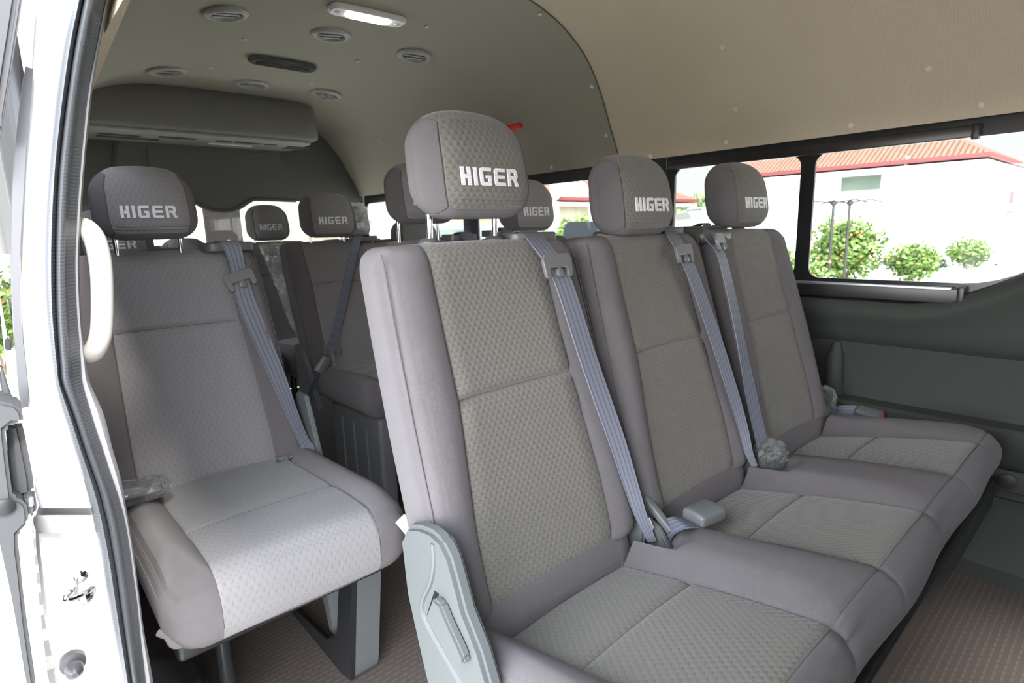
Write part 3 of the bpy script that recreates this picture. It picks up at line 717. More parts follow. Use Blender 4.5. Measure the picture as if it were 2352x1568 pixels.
# third row single seat
s2 = empty('single_seat'); tag(s2, 'dark single seat behind the first door-side seat, only its headrest top showing', 'seat', 'single seats along the door side')
rear_back(s2, .345, D4 + .05, 1.075, -.02); rear_cushion(s2, [.345], D4 + .05)
for x in (.2, .5): MB().tube([(x, D4 + .35, 0), (x, D4 + .35, .40)], .016, 12).build('leg', 'blackmetal', s2)
base(s2, (.345, D4 + .45, 0))
def pedestal(root, x0, x1, y0, y1, top=.40):
    p = MB().box(x0, x1, y0, y1, .0, top, .015).build('pedestal', 'darkgrey', root)
    for i in range(3):
        y = y0 + (y1 - y0) * (.25 + .25 * i); MB().tube([(x0 - .002, y, .04), (x0 - .002, y, top - .05)], .005, 8).build('moulded_rib', 'darkgrey', p)
    return p
# second row double bench
b2 = empty('bench_seat'); tag(b2, 'double bench directly behind the nearest bench, its left headrest raised on posts', 'bench seat', 'double benches in the rear rows')
rear_back(b2, 1.085, D3 + .02, 1.185, -.012); rear_back(b2, 1.575, D3 + .02, 1.15, -.03); rear_cushion(b2, [1.085, 1.575], D3 + .02)
make_guide(b2, 1.24, D3 + .885, 1.045); make_guide(b2, 1.42, D3 + .885, 1.055)
ribbon('seat_belt', [(1.24, D3 + .90, 1.05), (1.24, D3 + .87, 1.062), (1.242, D3 + .835, 1.04), (1.25, D3 + .77, .85), (1.30, D3 + .68, .55)], [(.023, 0, 0)] * 5, 'beltdark', b2)
ribbon('seat_belt', [(1.425, D3 + .90, 1.06), (1.425, D3 + .87, 1.072), (1.427, D3 + .835, 1.05), (1.43, D3 + .77, .85), (1.40, D3 + .68, .55)], [(.023, 0, 0)] * 5, 'beltdark', b2)
pedestal(b2, .90, .96, 1.05, 1.40)
pedestal(b2, 1.66, 1.72, 1.05, 1.40)
base(b2, (1.33, 1.25, 0))
# third row double bench
b3 = empty('bench_seat'); tag(b3, 'dark double bench in the third row with a buckled belt across its back', 'bench seat', 'double benches in the rear rows')
rear_back(b3, 1.14, D4 + .03, 1.147, -.012); rear_back(b3, 1.60, D4 + .03, 1.03, -.03); rear_cushion(b3, [1.14, 1.60], D4 + .03)
make_guide(b3, 1.30, D4 + .89, 1.045)
bp = [(1.30, D4 + .90, 1.05), (1.30, D4 + .87, 1.062)] + [tuple(at(px, py, y=yy)) for px, py, yy in [(822, 545, 2.40), (808, 600, 2.37), (790, 680, 2.32), (772, 760, 2.27), (760, 800, 2.25)]]
sb = ribbon('seat_belt', bp, [(.023, 0, 0)] * 2 + [(.023, .004, .003)] * 5, 'beltdark', b3)
bc = at(742, 838, y=2.22); bd = (at(725, 862, y=2.22) - at(758, 808, y=2.22))
latch_plate(sb, at(762, 805, y=2.235), (1, 0, -.25), (.25, .2, 1), (0, -1, .3))
buckle(sb, bc, bd, (0, -1, .3), .075, .045, .022, 'latch', False)
ribbon('buckle_strap', [at(735, 862, y=2.22), at(722, 885, y=2.24), at(715, 920, y=2.28)], [(.018, 0, 0)] * 3, 'beltdark', sb)
ribbon('lap_belt', [at(765, 812, y=2.22), at(772, 850, y=2.18), at(800, 858, y=2.14), at(840, 850, y=2.12), at(880, 846, y=2.12)], [(.0, .01, .018)] * 5, 'belt', b3)
pedestal(b3, .955, 1.02, D4 + .22, D4 + .62)
pedestal(b3, 1.68, 1.74, D4 + .22, D4 + .62)
rc = [(D4 + .80, .62), (D4 + .74, .60), (D4 + .68, .52), (D4 + .62, .40), (D4 + .60, .36), (D4 + .80, .36)]
MB().prism([(.895, y, z) for y, z in rc], (.02, 0, 0)).build('recliner_cover', 'darkgrey', b3, bevel=.005)
base(b3, (1.37, D4 + .4, 0))
# last row: four seats, the left ones still wrapped
rowx = [.33, .745, 1.165, 1.66]
labs = ['dark last-row seat nearest the door side', 'dark last-row seat showing behind the two single seats', 'black last-row seat with clear wrap hanging from its backrest', 'last-row seat at the far side with its headrest wrapped in clear film']
for k, x in enumerate(rowx):
    r_ = empty('single_seat'); tag(r_, labs[k], 'seat', 'four seats of the last row')
    b, h_ = rear_back(r_, x, D5 + .02, (1.065, .97, 1.135, 1.135)[k], -.02); rear_cushion(r_, [x], D5 + .02)
    for lx in (-.15, .15): MB().tube([(x + lx, D5 + .4, 0), (x + lx, D5 + .4, .40)], .016, 12).build('leg', 'blackmetal', r_)
    if k == 2:
        rnd = random.Random(4); V = []; F = []; nx, nz = 14, 40
        for j in range(nz + 1):
            z = 1.03 - .55 * j / nz
            for i in range(nx + 1):
                u = i / nx; wdt = .17 - .06 * j / nz
                V.append((x - .10 + .10 * j / nz + u * wdt, D5 + .02 + back_y('B', z) - .02 - .012 * rnd.random(), z + rnd.uniform(-.006, .006)))
        for j in range(nz):
            for i in range(nx): F.append((j * (nx + 1) + i, j * (nx + 1) + i + 1, (j + 1) * (nx + 1) + i + 1, (j + 1) * (nx + 1) + i))
        mesh_obj('wrap_film', V, F, 'film', r_, sharp=20)
        MB().box(x - .01, x + .075, D5 + .80, D5 + .802, .93, .965).build('paper_label', 'trimlight', r_)
    if k == 3: crumple('wrap_film', (x - .02, D5 + .86, 1.15), (.125, .07, .10), 'film', h_.parent, 9, .008)
    base(r_, (x, D5 + .45, 0)); r_.scale = (.9, 1, 1)
# ================================================================ the van body
CX = 1.12
PR = [(0, 1.862), (.35, 1.855), (.50, 1.835), (.63, 1.790), (.74, 1.715), (.83, 1.605), (.90, 1.480), (.950, 1.385), (.968, 1.335)]
def zprof(x):
    d = abs(x - CX)
    if d > PR[-1][0]: return PR[-1][1] - (d - PR[-1][0]) * 6
    return interp(d, [p[0] for p in PR], [p[1] for p in PR])
def hit(px, py, off=0.0):
    d = Vector((px - 1176, py - 784, FPX)); r = Vector((d.dot(EX), d.dot(EY), d.dot(EZ))); r.normalize(); t = .3
    while t < 8:
        p = r * t + Vector((0, 0, H))
        if (abs(p.x - CX) < .968 and p.z >= zprof(p.x)) or p.x > 2.13: break
        t += .002
    e = .02; n = Vector((-(zprof(p.x + e) - zprof(p.x - e)) / (2 * e), 0, 1)).normalized() * -1
    return p + n * off, n
def profile_pts(half=False):
    P = [Vector((CX + a, 0, b)) for a, b in PR]; R = smoothpts(P, 5)
    L = [Vector((2 * CX - p.x, 0, p.z)) for p in R[::-1]][:-1]
    return L + R
prof = profile_pts()
seam_px = [(1140, -60), (1215, 0), (1262, 32), (1312, 84), (1355, 150), (1385, 230), (1402, 290), (1420, 352)]
seam = [hit(*q)[0] for q in seam_px]
SX = [p.x for p in seam]; SY = [p.y for p in seam]
def yseam(x):
    x = x if x > CX else 2 * CX - x
    return interp(x, SX, SY)
def liner(name, yf, yb, m, n=14):
    rings = []
    for i in range(n + 1):
        t = i / n; rings.append([Vector((p.x, yf(p.x) * (1 - t) + yb(p.x) * t, p.z)) for p in prof])
    return loft(name, rings, m, uv=True, flip=False)
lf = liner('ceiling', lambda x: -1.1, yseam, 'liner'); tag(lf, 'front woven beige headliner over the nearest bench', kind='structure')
lr = liner('ceiling', yseam, lambda x: 4.0, 'liner_plain_shaded'); tag(lr, 'rear moulded headliner carrying the air vents', kind='structure')
sm = [Vector((p.x, yseam(p.x), p.z - .002)) for p in prof if .3 < p.x]
MB().tube(sm, .0028, 6).build('seam_strip', 'hatch', lr)
# outer roof keeps daylight out
loft('roof_shell', [[Vector((CX + (p.x - CX) * 1.03, y, p.z + .04)) for p in prof] for y in (-1.15, 4.1)], 'paint')['kind'] = 'structure'
# clips in the headliner
clip = None
for px, py in [(1660, 107), (2133, 157), (1690, 250), (2253, 241), (1954, 288), (1668, 326), (1494, 358), (1360, 198), (1393, 310), (980, 60), (562, 88), (822, 139), (485, 155), (716, 192), (1268, 384), (877, 322), (738, 362), (770, 425), (1240, 31)]:
    p, n = hit(px, py, .002)
    if clip is None: clip = MB().lathe([(.0085, 0), (.008, .002), (.005, .0042), (.0015, .005)], (0, 0, 0)).build('trim_clip', 'clip', lf); c_ = clip
    else: c_ = clip.copy(); COL.objects.link(c_)
    par(c_, lr if p.y > yseam(p.x) else lf)
    c_.location = p; c_.rotation_euler = n.to_track_quat('Z', 'Y').to_euler()
# air vents
vent_lab = ['round ceiling air vent at upper left with open louvres', 'round ceiling air vent left of the lit lamp, over the door-side aisle', 'round ceiling air vent below and right of the lit lamp', 'dark round ceiling air vent at far left of the rear three', 'round ceiling air vent in the middle of the rear three', 'round ceiling air vent at right of the rear three']
vent_lab[1] = 'round ceiling air vent just below the lit lamp, in the middle of the front three'
vent_pos = [(520, 30), (760, 78), (952, 126), (385, 163), (578, 192), (748, 215)]
vr = None
for i, (px, py) in enumerate(vent_pos):
    p, n = hit(px, py)
    v = empty('air_vent', p); v.rotation_euler = n.to_track_quat('Z', 'Y').to_euler()
    tag(v, vent_lab[i], 'air vent', 'round air vents in the ceiling')
    if vr is None:
        vr = MB().lathe([(.088, -.002), (.088, .006), (.080, .012), (.066, .013), (.060, .008), (.058, -.002)], (0, 0, 0), n=40).build('ring', 'ventring', v)
        # ring body as a lathe with an open centre
        vi = MB().lathe([(.059, -.001), (.059, .002)], (0, 0, 0), n=32).build('socket', 'ventdark', v)
        sl_ = []
        for k in range(3):
            x = -.034 + .034 * k; w_ = math.sqrt(.054 ** 2 - x * x)
            sl_.append(MB().box(x - .008, x + .008, -w_, w_, .003, .007, .002).build('louvre', 'ventring', v))
    else:
        for o_ in [vr, vi] + (sl_ if i in (1, 2, 4, 5) else sl_[1:2]):
            c_ = o_.copy(); COL.objects.link(c_); c_.parent = v
    if i in (1, 2): v.rotation_euler.rotate_axis('Z', .5)
    if i < 3: v.scale = (.87, .87, 1)
for v in [vr]: 
    me = v.data; bm = bmesh.new(); bm.from_mesh(me)
    bmesh.ops.delete(bm, geom=[f for f in bm.faces if len(f.verts) > 10], context='FACES'); bm.to_mesh(me); bm.free()
# ceiling lamp and overhead grille
p, n = hit(845, 27); lp = empty('ceiling_lamp', p); tag(lp, 'white rectangular ceiling lamp with its lit oval lens', 'ceiling lamp')
lp.rotation_euler = (0, 0, math.radians(-4))
MB().prism([(x, y, .0) for x, y in rrect(-.145, .145, -.042, .042, .03)], (0, 0, -.022)).build('housing', 'lamp', lp, bevel=.006)
MB().prism([(x, y, -.0215) for x, y in rrect(-.085, .085, -.023, .023, .0225, 8)], (0, 0, -.006)).build('lit_lens', 'led', lp, bevel=.002)
for sx in (-1, 1): MB().lathe([(.010, 0), (.010, -.004), (.006, -.005)], (sx * .115, 0, -.0215)).build('switch', 'lamp', lp)
p, n = hit(650, 140); lg_ = empty('ceiling_console', p); tag(lg_, 'dark glossy oblong ceiling console between the front and rear air vents', 'ceiling console')
MB().prism([(x, y, .0) for x, y in rrect(-.155, .155, -.05, .05, .045)], (0, 0, -.024)).build('housing', mat('smoked glossy plastic', (.09, .09, .09), .12), lg_, bevel=.008)
MB().prism([(x, y, -.0235) for x, y in rrect(-.12, .12, -.03, .03, .028)], (0, 0, -.003)).build('lens', mat('smoked lens', (.03, .03, .03), .06), lg_, bevel=.001)
# floor
V = [(-.02, -1.1, 0), (2.14, -1.1, 0), (2.14, 4.0, 0), (-.02, 4.0, 0)]
fl = MB().box(.05, 2.13, -1.1, 4.0, -.03, 0).build('floor', 'floor'); tag(fl, 'ribbed brown grey vinyl floor', kind='structure')
MB().box(-.0, 2.13, -1.1, 4.0, -.12, -.031).build('sill', 'paint', fl)
# right wall ---------------------------------------------------
XW = 2.12
w1 = [(-.15, 1.34, .868, 1.283), (1.48, 2.66, .868, 1.283), (2.80, 3.99, .868, 1.283)]
fr_out = [(-.22, 1.45), (1.45, 2.73), (2.73, 3.97)]
# belt-to-roof black surround with window openings
outl = [(-1.1, .80), (4.0, .80), (4.0, 1.375), (-1.1, 1.375)]
holes = [rrect(.862, 1.36, .872, 1.288, .035)[::-1], rrect(.115, .815, .872, 1.288, [.035, .06, .265, .035], 10)[::-1]] + [rrect(a, b, c, d, .05)[::-1] for a, b, c, d in w1[1:]]
sr = plate('window_1', outl, holes, .012, mat('black window surround', (.016, .017, .018), .18, spec=.6), None, 'yz', XW + .012); tag(sr, 'black window surround along the far side', kind='structure')
tw = plate('wall_right', [(1.40, .80), (1.46, .80), (1.46, 1.36), (1.40, 1.36)], [], .05, 'black', None, 'yz', XW + .03); tag(tw, 'black body pillar between the far side windows', kind='structure')
gl = plate('glass_pane', rrect(-.9, 1.42, .82, 1.34, .04), [], .004, 'glass', sr, 'yz', XW + .035)
gl = plate('glass_pane', rrect(1.45, 3.98, .82, 1.34, .04), [], .004, 'glass', sr, 'yz', XW + .035)
# sliding tracks
rl = mat('dark anodised track', (.05, .045, .045), .3, .6)
t1 = MB().box(XW - .018, XW + .006, .385, 1.38, 1.285, 1.318, .003).build('window_track', rl, sr)
MB().box(XW - .024, XW + .006, .375, .392, 1.278, 1.322, .003).build('track_end', 'black', t1)
t2 = MB().box(XW - .026, XW + .006, .375, 1.38, .812, .858, .003).build('window_track', 'black', sr)
MB().box(XW - .027, XW - .004, .395, 1.37, .852, .861, .002).build('track_lip', mat('brushed track lip', (.5, .5, .52), .3, .9), t2)
MB().box(XW - .030, XW + .006, .362, .380, .806, .864, .004).build('track_end', 'black', t2)
la = MB().box(XW - .035, XW + .0, 1.345, 1.375, 1.01, 1.04, .005).build('window_latch', 'latch', sr); MB().box(XW - .05, XW - .03, 1.33, 1.355, 1.03, 1.075, .006).build('latch_lever', 'black', la)
# small maker's mark on the glass, unreadable print
gm = MB()
for (a, b, w_, h_) in [(0, 0, .035, .004), (.0, -.012, .030, .0018), (.002, -.018, .026, .0018), (-.024, -.010, .008, .008), (.036, -.012, .006, .006), (0, -.026, .004, .0018), (.014, -.026, .012, .0018)]:
    o_ = at(2253, 600, x=XW + .030); gm.box(XW + .030, XW + .0315, o_.y - a - w_ / 2 - .0, o_.y - a + w_ / 2, o_.z + b, o_.z + b + h_)
gm.build('glass_marking', mat('glass print', (.30, .32, .30), .6), sr)
# moulded lower wall, lofted along the van
WP = [(2.128, .875), (2.100, .868), (2.084, .845), (2.082, .82), (2.092, .80), (2.100, .77), (2.104, .69), (2.112, .672), (2.122, .66), (2.128, .56), (2.120, .475), (2.075, .468), (2.066, .458), (2.066, .375), (2.076, .36), (2.086, .30), (2.084, .26), (2.098, .25), (2.104, .10), (2.09, .03), (2.05, .0)]
LZ = -.065
def lowz(x, z, y): # the trim's upper lip climbs towards the front
    up = max(0, (.50 - y)) ** 1.6 * .85 if z > .70 else 0
    return Vector((x, y, z + (LZ if z > .7 else 0) + min(up, .35) * (1 if z > .78 else .4)))
ys = [-1.1 + .1 * i for i in range(8)] + [-.3 + .05 * i for i in range(17)] + [.6 + .1 * i for i in range(35)]
wr = loft('wall_right', [[lowz(x, z, y) for x, z in WP] for y in ys], 'sidepanel', sharp=35); tag(wr, 'grey moulded side trim below the far windows', kind='structure')
MB().tube([(2.115, .70, .47), (2.112, .70, .60), (2.118, .70, .655)], [.03, .028, .012], 12).build('trim_rib', 'sidepanel', wr)
MB().box(2.05, 2.075, .05, .60, .30, .352, .003).build('switch_strip', 'black', wr)
sk = MB().box(2.043, 2.055, .165, .245, .295, .358, .004).build('power_socket', 'sidepanel', wr); MB().lathe([(.022, 0), (.022, -.006), (.015, -.007)], (2.043, .205, .327), 'x').build('socket_cap', 'black', sk)
# skin behind the lining
plate('wall_right', [(-1.1, -.1), (4.05, -.1), (4.05, .86), (-1.1, .86)], [], .01, 'paint', None, 'yz', 2.16)['kind'] = 'structure'
# left wall behind the door opening
lw = plate('wall_left', [(.97, 0), (4.0, 0), (4.0, .80), (.97, .80)], [], .02, 'sidepanel', None, 'yz', .035); lw['kind'] = 'structure'
lw3 = plate('wall_left', [(-1.1, -.1), (-.035, -.1), (-.035, 1.5), (-1.1, 1.5)], [], .05, 'sidepanel', None, 'yz', .06); tag(lw3, 'unseen front pillar and door side of the van, set to cut door light', kind='structure')  # unseen wall; its rear edge reaches far back to dim the floor
lw2 = plate('window_2', [(1.0, .79), (4.0, .79), (4.0, 1.375), (1.0, 1.375)], [rrect(2.9, 3.8, .87, 1.285, .05)[::-1]], .02, 'black', None, 'yz', .055); tag(lw2, 'unseen black window surround behind the door pillar, mostly closed against light', kind='structure')  # unseen; openings ahead of the last one closed to darken the rear
plate('glass_pane', rrect(1.1, 3.9, .82, 1.34, .04), [], .004, 'glass', lw2, 'yz', .03)
# rear end
hp = [(.55, 1.32), (.60, 1.60), (.68, 1.70), (1.45, 1.70), (1.52, 1.62), (1.575, 1.48), (1.625, 1.325), (1.59, 1.300), (1.35, 1.305), (1.30, 1.298), (1.24, 1.262), (1.19, 1.238), (1.12, 1.230), (1.05, 1.238), (1.00, 1.262), (.94, 1.298), (.89, 1.306), (.66, 1.30), (.58, 1.30)]
ht = MB().prism([(x, 3.97, z) for x, z in hp], (0, .05, 0)).build('rear_hatch_panel', 'hatch', bevel=.012); ht.name = 'wall_back'; tag(ht, 'dark moulded panel over the rear window with a rounded lobe', kind='structure')
MB().tube(smoothpts([(x, 3.965, z) for x, z in hp[7:18]], 4), .012, 8).build('panel_lip', 'hatch', ht)
MB().prism([(x, 3.964, z) for x, z in rrect(.75, 1.50, 1.41, 1.60, .03)], (0, .008, 0)).build('access_cover', 'hatch', ht, bevel=.003)
rb = plate('wall_back', [(.09, .0), (2.14, .0), (2.14, 1.9), (.09, 1.9)], [rrect(.58, 2.06, .90, 1.30, .06)[::-1]], .04, 'hatch', None, 'xz', 4.03); tag(rb, 'rear hatch surround', kind='structure')
plate('glass_pane', rrect(.5, 1.75, .84, 1.4, .05), [], .004, 'glass', rb, 'xz', 4.06)
# rear air duct under the ceiling
dk = empty('air_duct', (1.12, 3.75, 1.63)); tag(dk, 'grey rear air conditioning duct housing under the ceiling above the rear window', 'air duct')
V, F, Q, T = rbox((.72, .24, .15), (.13, .09, .03), lines(.72, .13, 6, 12), lines(.24, .09, 5, 3), lines(.15, .03, 3, 3))
mesh_obj('housing', [Vector((v.x - .22, v.y + .10 * max(0, v.z / .15) * (v.y < 0), v.z + .145)) for v in V], F, mat('grey moulded duct', (.17, .165, .140), .8), dk, sharp=60)
gr = MB().prism([(x, y, 0) for x, y in rrect(-.90, .46, -.20, .22, .08)], (0, 0, -.012)).build('lower_tray', 'ventring', dk, bevel=.004)
for a, b, c_ in [(-.62, -.43, -.02), (-.35, -.17, -.06), (-.06, .02, -.06), (.04, .19, -.06), (.215, .28, -.06), (.36, .50, -.03), (.36, .50, .04), (-.62, -.33, .06)]:
    MB().box(a, b, c_, c_ + .035, -.016, -.011, .002).build('vent_slot', 'ventdark', gr)
MB().box(-.08, .17, .05, .10, -.02, -.012, .003).build('light_lens', mat('pale lens', (.6, .62, .5), .2), gr)
# unseen bulkhead closing the cabin front, its opening kept small to limit the light
fb = plate('wall_front', [(.0, .0), (2.14, .0), (2.14, 1.9), (.0, 1.9)], [rrect(.6, 1.8, 1.0, 1.36, .1)[::-1]], .03, 'sidepanel', None, 'xz', -1.12); tag(fb, 'unseen front bulkhead, its opening small to limit the light', kind='structure')
# emergency hammer on the far wall
p, n = hit(1172, 291, .012); hm = empty('emergency_hammer', p); tag(hm, 'red emergency hammer clipped to the far side headliner behind the big headrest', 'hammer')
hd = MB().tube([(0, -.085 + .012 * i, -.004 * (i % 2)) for i in range(13)], [.016 if i % 2 else .0125 for i in range(13)], 12).build('handle', 'red', hm)
MB().tube([(0, .08, -.03), (0, .10, .035)], .013, 10).build('hammer_head', 'red', hm)
hm.rotation_euler = (0, math.radians(-35), 0)
# ================================================================ the door opening
PYS = [-60, 0, 100, 200, 300, 400, 500, 600, 700, 780, 840, 880, 940, 980, 1030, 1080, 1126, 1165, 1205, 1260, 1320, 1385, 1450, 1568, 1660]
def cur(pts): return lambda y: interp(y, [p[1] for p in pts], [p[0] for p in pts])
OUT = cur([(176, -60), (167, 0), (145, 100), (131, 200), (120, 300), (111, 400), (105, 500), (102, 600), (105, 700), (113, 780), (121, 840), (127, 880), (143, 940), (156, 980), (171, 1030), (187, 1080), (200, 1126), (210, 1165), (218, 1205), (230, 1260), (240, 1320), (250, 1385), (261, 1450), (281, 1568), (296, 1660)])
GRV = cur([(203, -60), (192, 0), (173, 100), (158, 200), (145, 300), (135, 400), (130, 500), (128, 600), (129, 700), (133, 780), (138, 840), (142, 880), (164, 940), (178, 981), (194, 1030), (210, 1075), (226, 1120), (238, 1165), (248, 1205), (258, 1260), (268, 1320), (277, 1385), (286, 1450), (303, 1568), (316, 1660)])
INN = cur([(258, -60), (245, 0), (225, 100), (206, 200), (195, 300), (186, 400), (179, 500), (175, 600), (178, 700), (184, 780), (189, 840), (193, 880), (210, 940), (222, 980), (239, 1030), (255, 1080), (271, 1126), (282, 1165), (291, 1205), (300, 1260), (308, 1320), (317, 1385), (324, 1450), (338, 1568), (349, 1660)])
TRM = cur([(264, -60), (251, 0), (231, 100), (214, 200), (203, 300), (194, 400), (187, 500), (183, 600), (186, 700), (192, 780), (200, 840), (208, 880), (235, 940), (247, 980), (262, 1040), (274, 1080), (284, 1126), (293, 1180), (301, 1222), (311, 1290), (320, 1360), (329, 1430), (336, 1480), (353, 1568), (362, 1660)])
JY = .88
def row(f, y, off=0): return [at(f(p) + off, p, y=y) for p in PYS]
jamb = empty('door_1', (.05, JY, 0)); tag(jamb, 'rear edge of the sliding door opening', kind='structure')
def strip(name, specs, m, parent, label=None):
    rs = []
    for (f, a, g_, y) in specs: rs.append([at(f(p) * (1 - a) + g_(p) * a, p, y=y) for p in PYS])
    R = []
    for r in rs: R.append(smoothpts(r, 4))
    o = loft(name, [[R[k][i] for k in range(len(R))] for i in range(len(R[0]))], m, None, sharp=60)
    o.parent = parent; o.location = -Vector(parent.location)
    if label: o['label'] = label
    return o
strip('door_seal', [(OUT, 0, GRV, JY + .03), (OUT, 0, GRV, JY - .002), (OUT, .25, GRV, JY - .016), (OUT, .6, GRV, JY - .019), (OUT, .9, GRV, JY - .008), (OUT, 1, GRV, JY + .004),
                    (GRV, .06, INN, JY - .012), (GRV, .22, INN, JY - .026), (GRV, .38, INN, JY - .024), (GRV, .5, INN, JY - .006), (GRV, .62, INN, JY + .004), (GRV, .9, INN, JY + .010), (INN, 0, TRM, JY + .022), (INN, 0, TRM, JY + .06)], 'rubber', jamb, 'black ribbed rubber door seal')
strip('inner_trim', [(INN, -.15, TRM, JY + .018), (INN, .5, TRM, JY + .015), (INN, 1, TRM, JY + .025), (INN, 1.0, TRM, JY + .09)], 'trimlight', jamb)
# headliner return beside the seal
A_ = [at(x, y, y=.93) for x, y in [(262, -60), (249, 0), (229, 100), (209, 203)]]; B_ = [at(x, y, y=1.02) for x, y in [(330, -60), (300, 0), (253, 110), (212, 208)]]
hl = loft('headliner_return', [A_, B_], 'liner', None, uv=True); hl.parent = jamb; hl.location = -Vector(jamb.location)
# white painted body pillar: traced lofted jamb and an outer skin running back
BO = cur([(104, -60), (92, 0), (82, 40), (74, 150), (66, 250), (56, 400), (50, 550), (47, 720), (58, 850), (66, 935), (66, 1000), (75, 1040), (82, 1100), (84, 1130)])
def paintstrip(name, pys, bo, depth, m='paint', ridge=True, back=True):
    sp_ = [(0, depth + .05), (0, depth + .012), (.06, depth), (.3, depth + .004), (.42, depth + .012), (.5, depth + .006), (1.05, JY + .004)] if ridge else [(0, depth + .03), (0, depth), (.1, depth - .006), (.9, depth - .006), (1.05, JY + .004)]
    R = []
    for a, y in sp_: R.append(smoothpts([at(bo(p) * (1 - a) + OUT(p) * a, p, y=y) for p in pys], 4))
    o = loft(name, [[R[k][i] for k in range(len(R))] for i in range(len(R[0]))], m, None, sharp=60); o.parent = jamb; o.location = -Vector(jamb.location); return o
paintstrip('upper_pillar', [-60, 0, 40, 100, 150, 250, 400, 550, 720, 850, 935, 1000, 1040, 1080, 1112], BO, JY)
paintstrip('belt_moulding', [1104, 1112, 1135, 1160, 1166], cur([(88, 1104), (80, 1112), (83, 1135), (90, 1158), (96, 1166)]), JY - .004, ridge=False)
paintstrip('rail_groove', [1160, 1190], cur([(90, 1160), (80, 1190)]), JY + .02, 'paintgrey', ridge=False)
paintstrip('lower_moulding', [1182, 1188, 1205, 1218, 1224], cur([(84, 1182), (77, 1188), (78, 1205), (84, 1218), (90, 1224)]), JY - .002, 'paintgrey', ridge=False)
paintstrip('lower_pillar', [1216, 1260, 1320, 1385, 1450, 1568, 1660], cur([(82, 1216), (84, 1260), (92, 1320), (99, 1385), (109, 1450), (136, 1568), (160, 1660)]), JY)
# black window edge strip along the outside of the pillar
wl = [(59, 152), (48, 230), (35, 350), (29, 450), (27, 600), (33, 760), (41, 850), (49, 937)]; wrp = [(77, 158), (72, 230), (60, 350), (54, 450), (46, 600), (48, 717), (59, 850), (67, 933)]
R1 = smoothpts([at(x, y, y=JY - .006) for x, y in wl], 4); R2 = smoothpts([at(x, y, y=JY - .012) for x, y in wrp], 4)
R3 = [p + Vector((0, .05, 0)) for p in R1]; R0 = [p + Vector((0, .01, 0)) for p in R2]
o = loft('window_edge_seal', [[R0[i], R2[i], R1[i], R3[i]] for i in range(len(R1))], 'sealblack', None); o.parent = jamb; o.location = -Vector(jamb.location)
# striker, bolts and rubber stop on the lower pillar
sc_ = at(188, 1345, y=JY - .004)
stp = MB().prism([at(x, y, y=JY - .0) for x, y in [(160, 1330), (170, 1312), (188, 1305), (205, 1315), (220, 1345), (222, 1375), (205, 1392), (185, 1388), (165, 1365)]], (0, -.004, 0)).build('striker_plate', 'paintgrey', None, bevel=.001)
stp.parent = jamb; stp.location = -Vector(jamb.location)
for px, py in ((186, 1321), (197, 1370)):
    c_ = at(px, py, y=JY - .005); MB().lathe([(.0075, 0), (.0075, -.002), (.004, -.0035)], c_, 'y').build('bolt', 'chrome', stp)
MB().tube(smoothpts([at(172, 1338, y=JY - .004), at(168, 1352, y=JY - .024), at(152, 1372, y=JY - .034), at(165, 1374, y=JY - .034), at(205, 1355, y=JY - .024), at(213, 1340, y=JY - .004)], 4), .0035, 8).build('striker_loop', 'chrome', stp)
c_ = at(158, 1518, y=JY - .002); rs = MB().lathe([(.014, 0), (.014, -.010), (.006, -.012), (.006, -.018), (.010, -.02), (.009, -.03), (.003, -.036)], c_ + Vector((.004, 0, 0)), 'y').build('rubber_stop', 'sealblack', None); rs.parent = jamb; rs.location = -Vector(jamb.location)
# body side running back from the pillar
bs = loft('body_side', [[Vector((x, y, z)) for y in (JY + .05, 4.05)] for x, z in [(-.028, .30), (-.030, .50), (-.022, .62), (-.012, .75), (-.004, .80)]], 'paint'); tag(bs, 'white outer body side below the window line', kind='structure')
# grab handle on the inner edge
gh = empty('grab_handle', at(190, 670, y=.93)); tag(gh, 'curved beige grab handle on the door pillar in front of the first door-side seat', 'grab handle')
hp_ = [at(176, 520, y=.935), at(196, 521, y=.925), at(216, 545, y=.905), at(229, 590, y=.895), at(235, 650, y=.89), at(235, 740, y=.89), at(229, 782, y=.895), at(215, 808, y=.91), at(196, 815, y=.93), at(182, 812, y=.94)]
hr_ = [.011, .0115, .0125, .0125, .0122, .0122, .0125, .0125, .0115, .011]
pts = smoothpts(hp_, 6); rr = [interp(i / (len(pts) - 1) * 9, list(range(10)), hr_) for i in range(len(pts))]
g1 = MB().tube([p - Vector(gh.location) for p in pts], rr, 16).build('grip', 'beige', gh)
for q in (hp_[0], hp_[-1]):
    MB().lathe([(.016, 0), (.016, .012), (.012, .018)], q - Vector(gh.location) + Vector((-.012, 0, 0)), 'x').build('mount', 'beige', gh)
# sliding door, slid back along the outside
dr = empty('door_2', (-.05, .84, 0)); tag(dr, 'edge of the opened sliding door at the left side of the photo', kind='structure')
def dpart(name, pts, y, d, m, bev=.004, par_=None):
    o = MB().prism([at(px, py, y=y) for px, py in pts], (0, d, 0)).build(name, m, None, bevel=bev); o.parent = dr; o.location = -Vector(dr.location); return o
dpart('inner_trim', [(-60, 922), (0, 922), (38, 930), (52, 945), (55, 962), (50, 972), (28, 972), (12, 985), (14, 1010), (22, 1080), (30, 1142), (52, 1150), (62, 1160), (66, 1180), (66, 1200), (42, 1225), (42, 1260), (50, 1320), (58, 1400), (64, 1450), (74, 1520), (86, 1600), (68, 1600), (45, 1470), (25, 1360), (0, 1250), (-60, 1120)], .80, .06, 'doortrim')
dpart('handle_cup', [(12, 972), (50, 970), (58, 1000), (66, 1040), (76, 1090), (81, 1135), (60, 1143), (32, 1145), (22, 1080)], .825, .03, 'doortrim', .006)
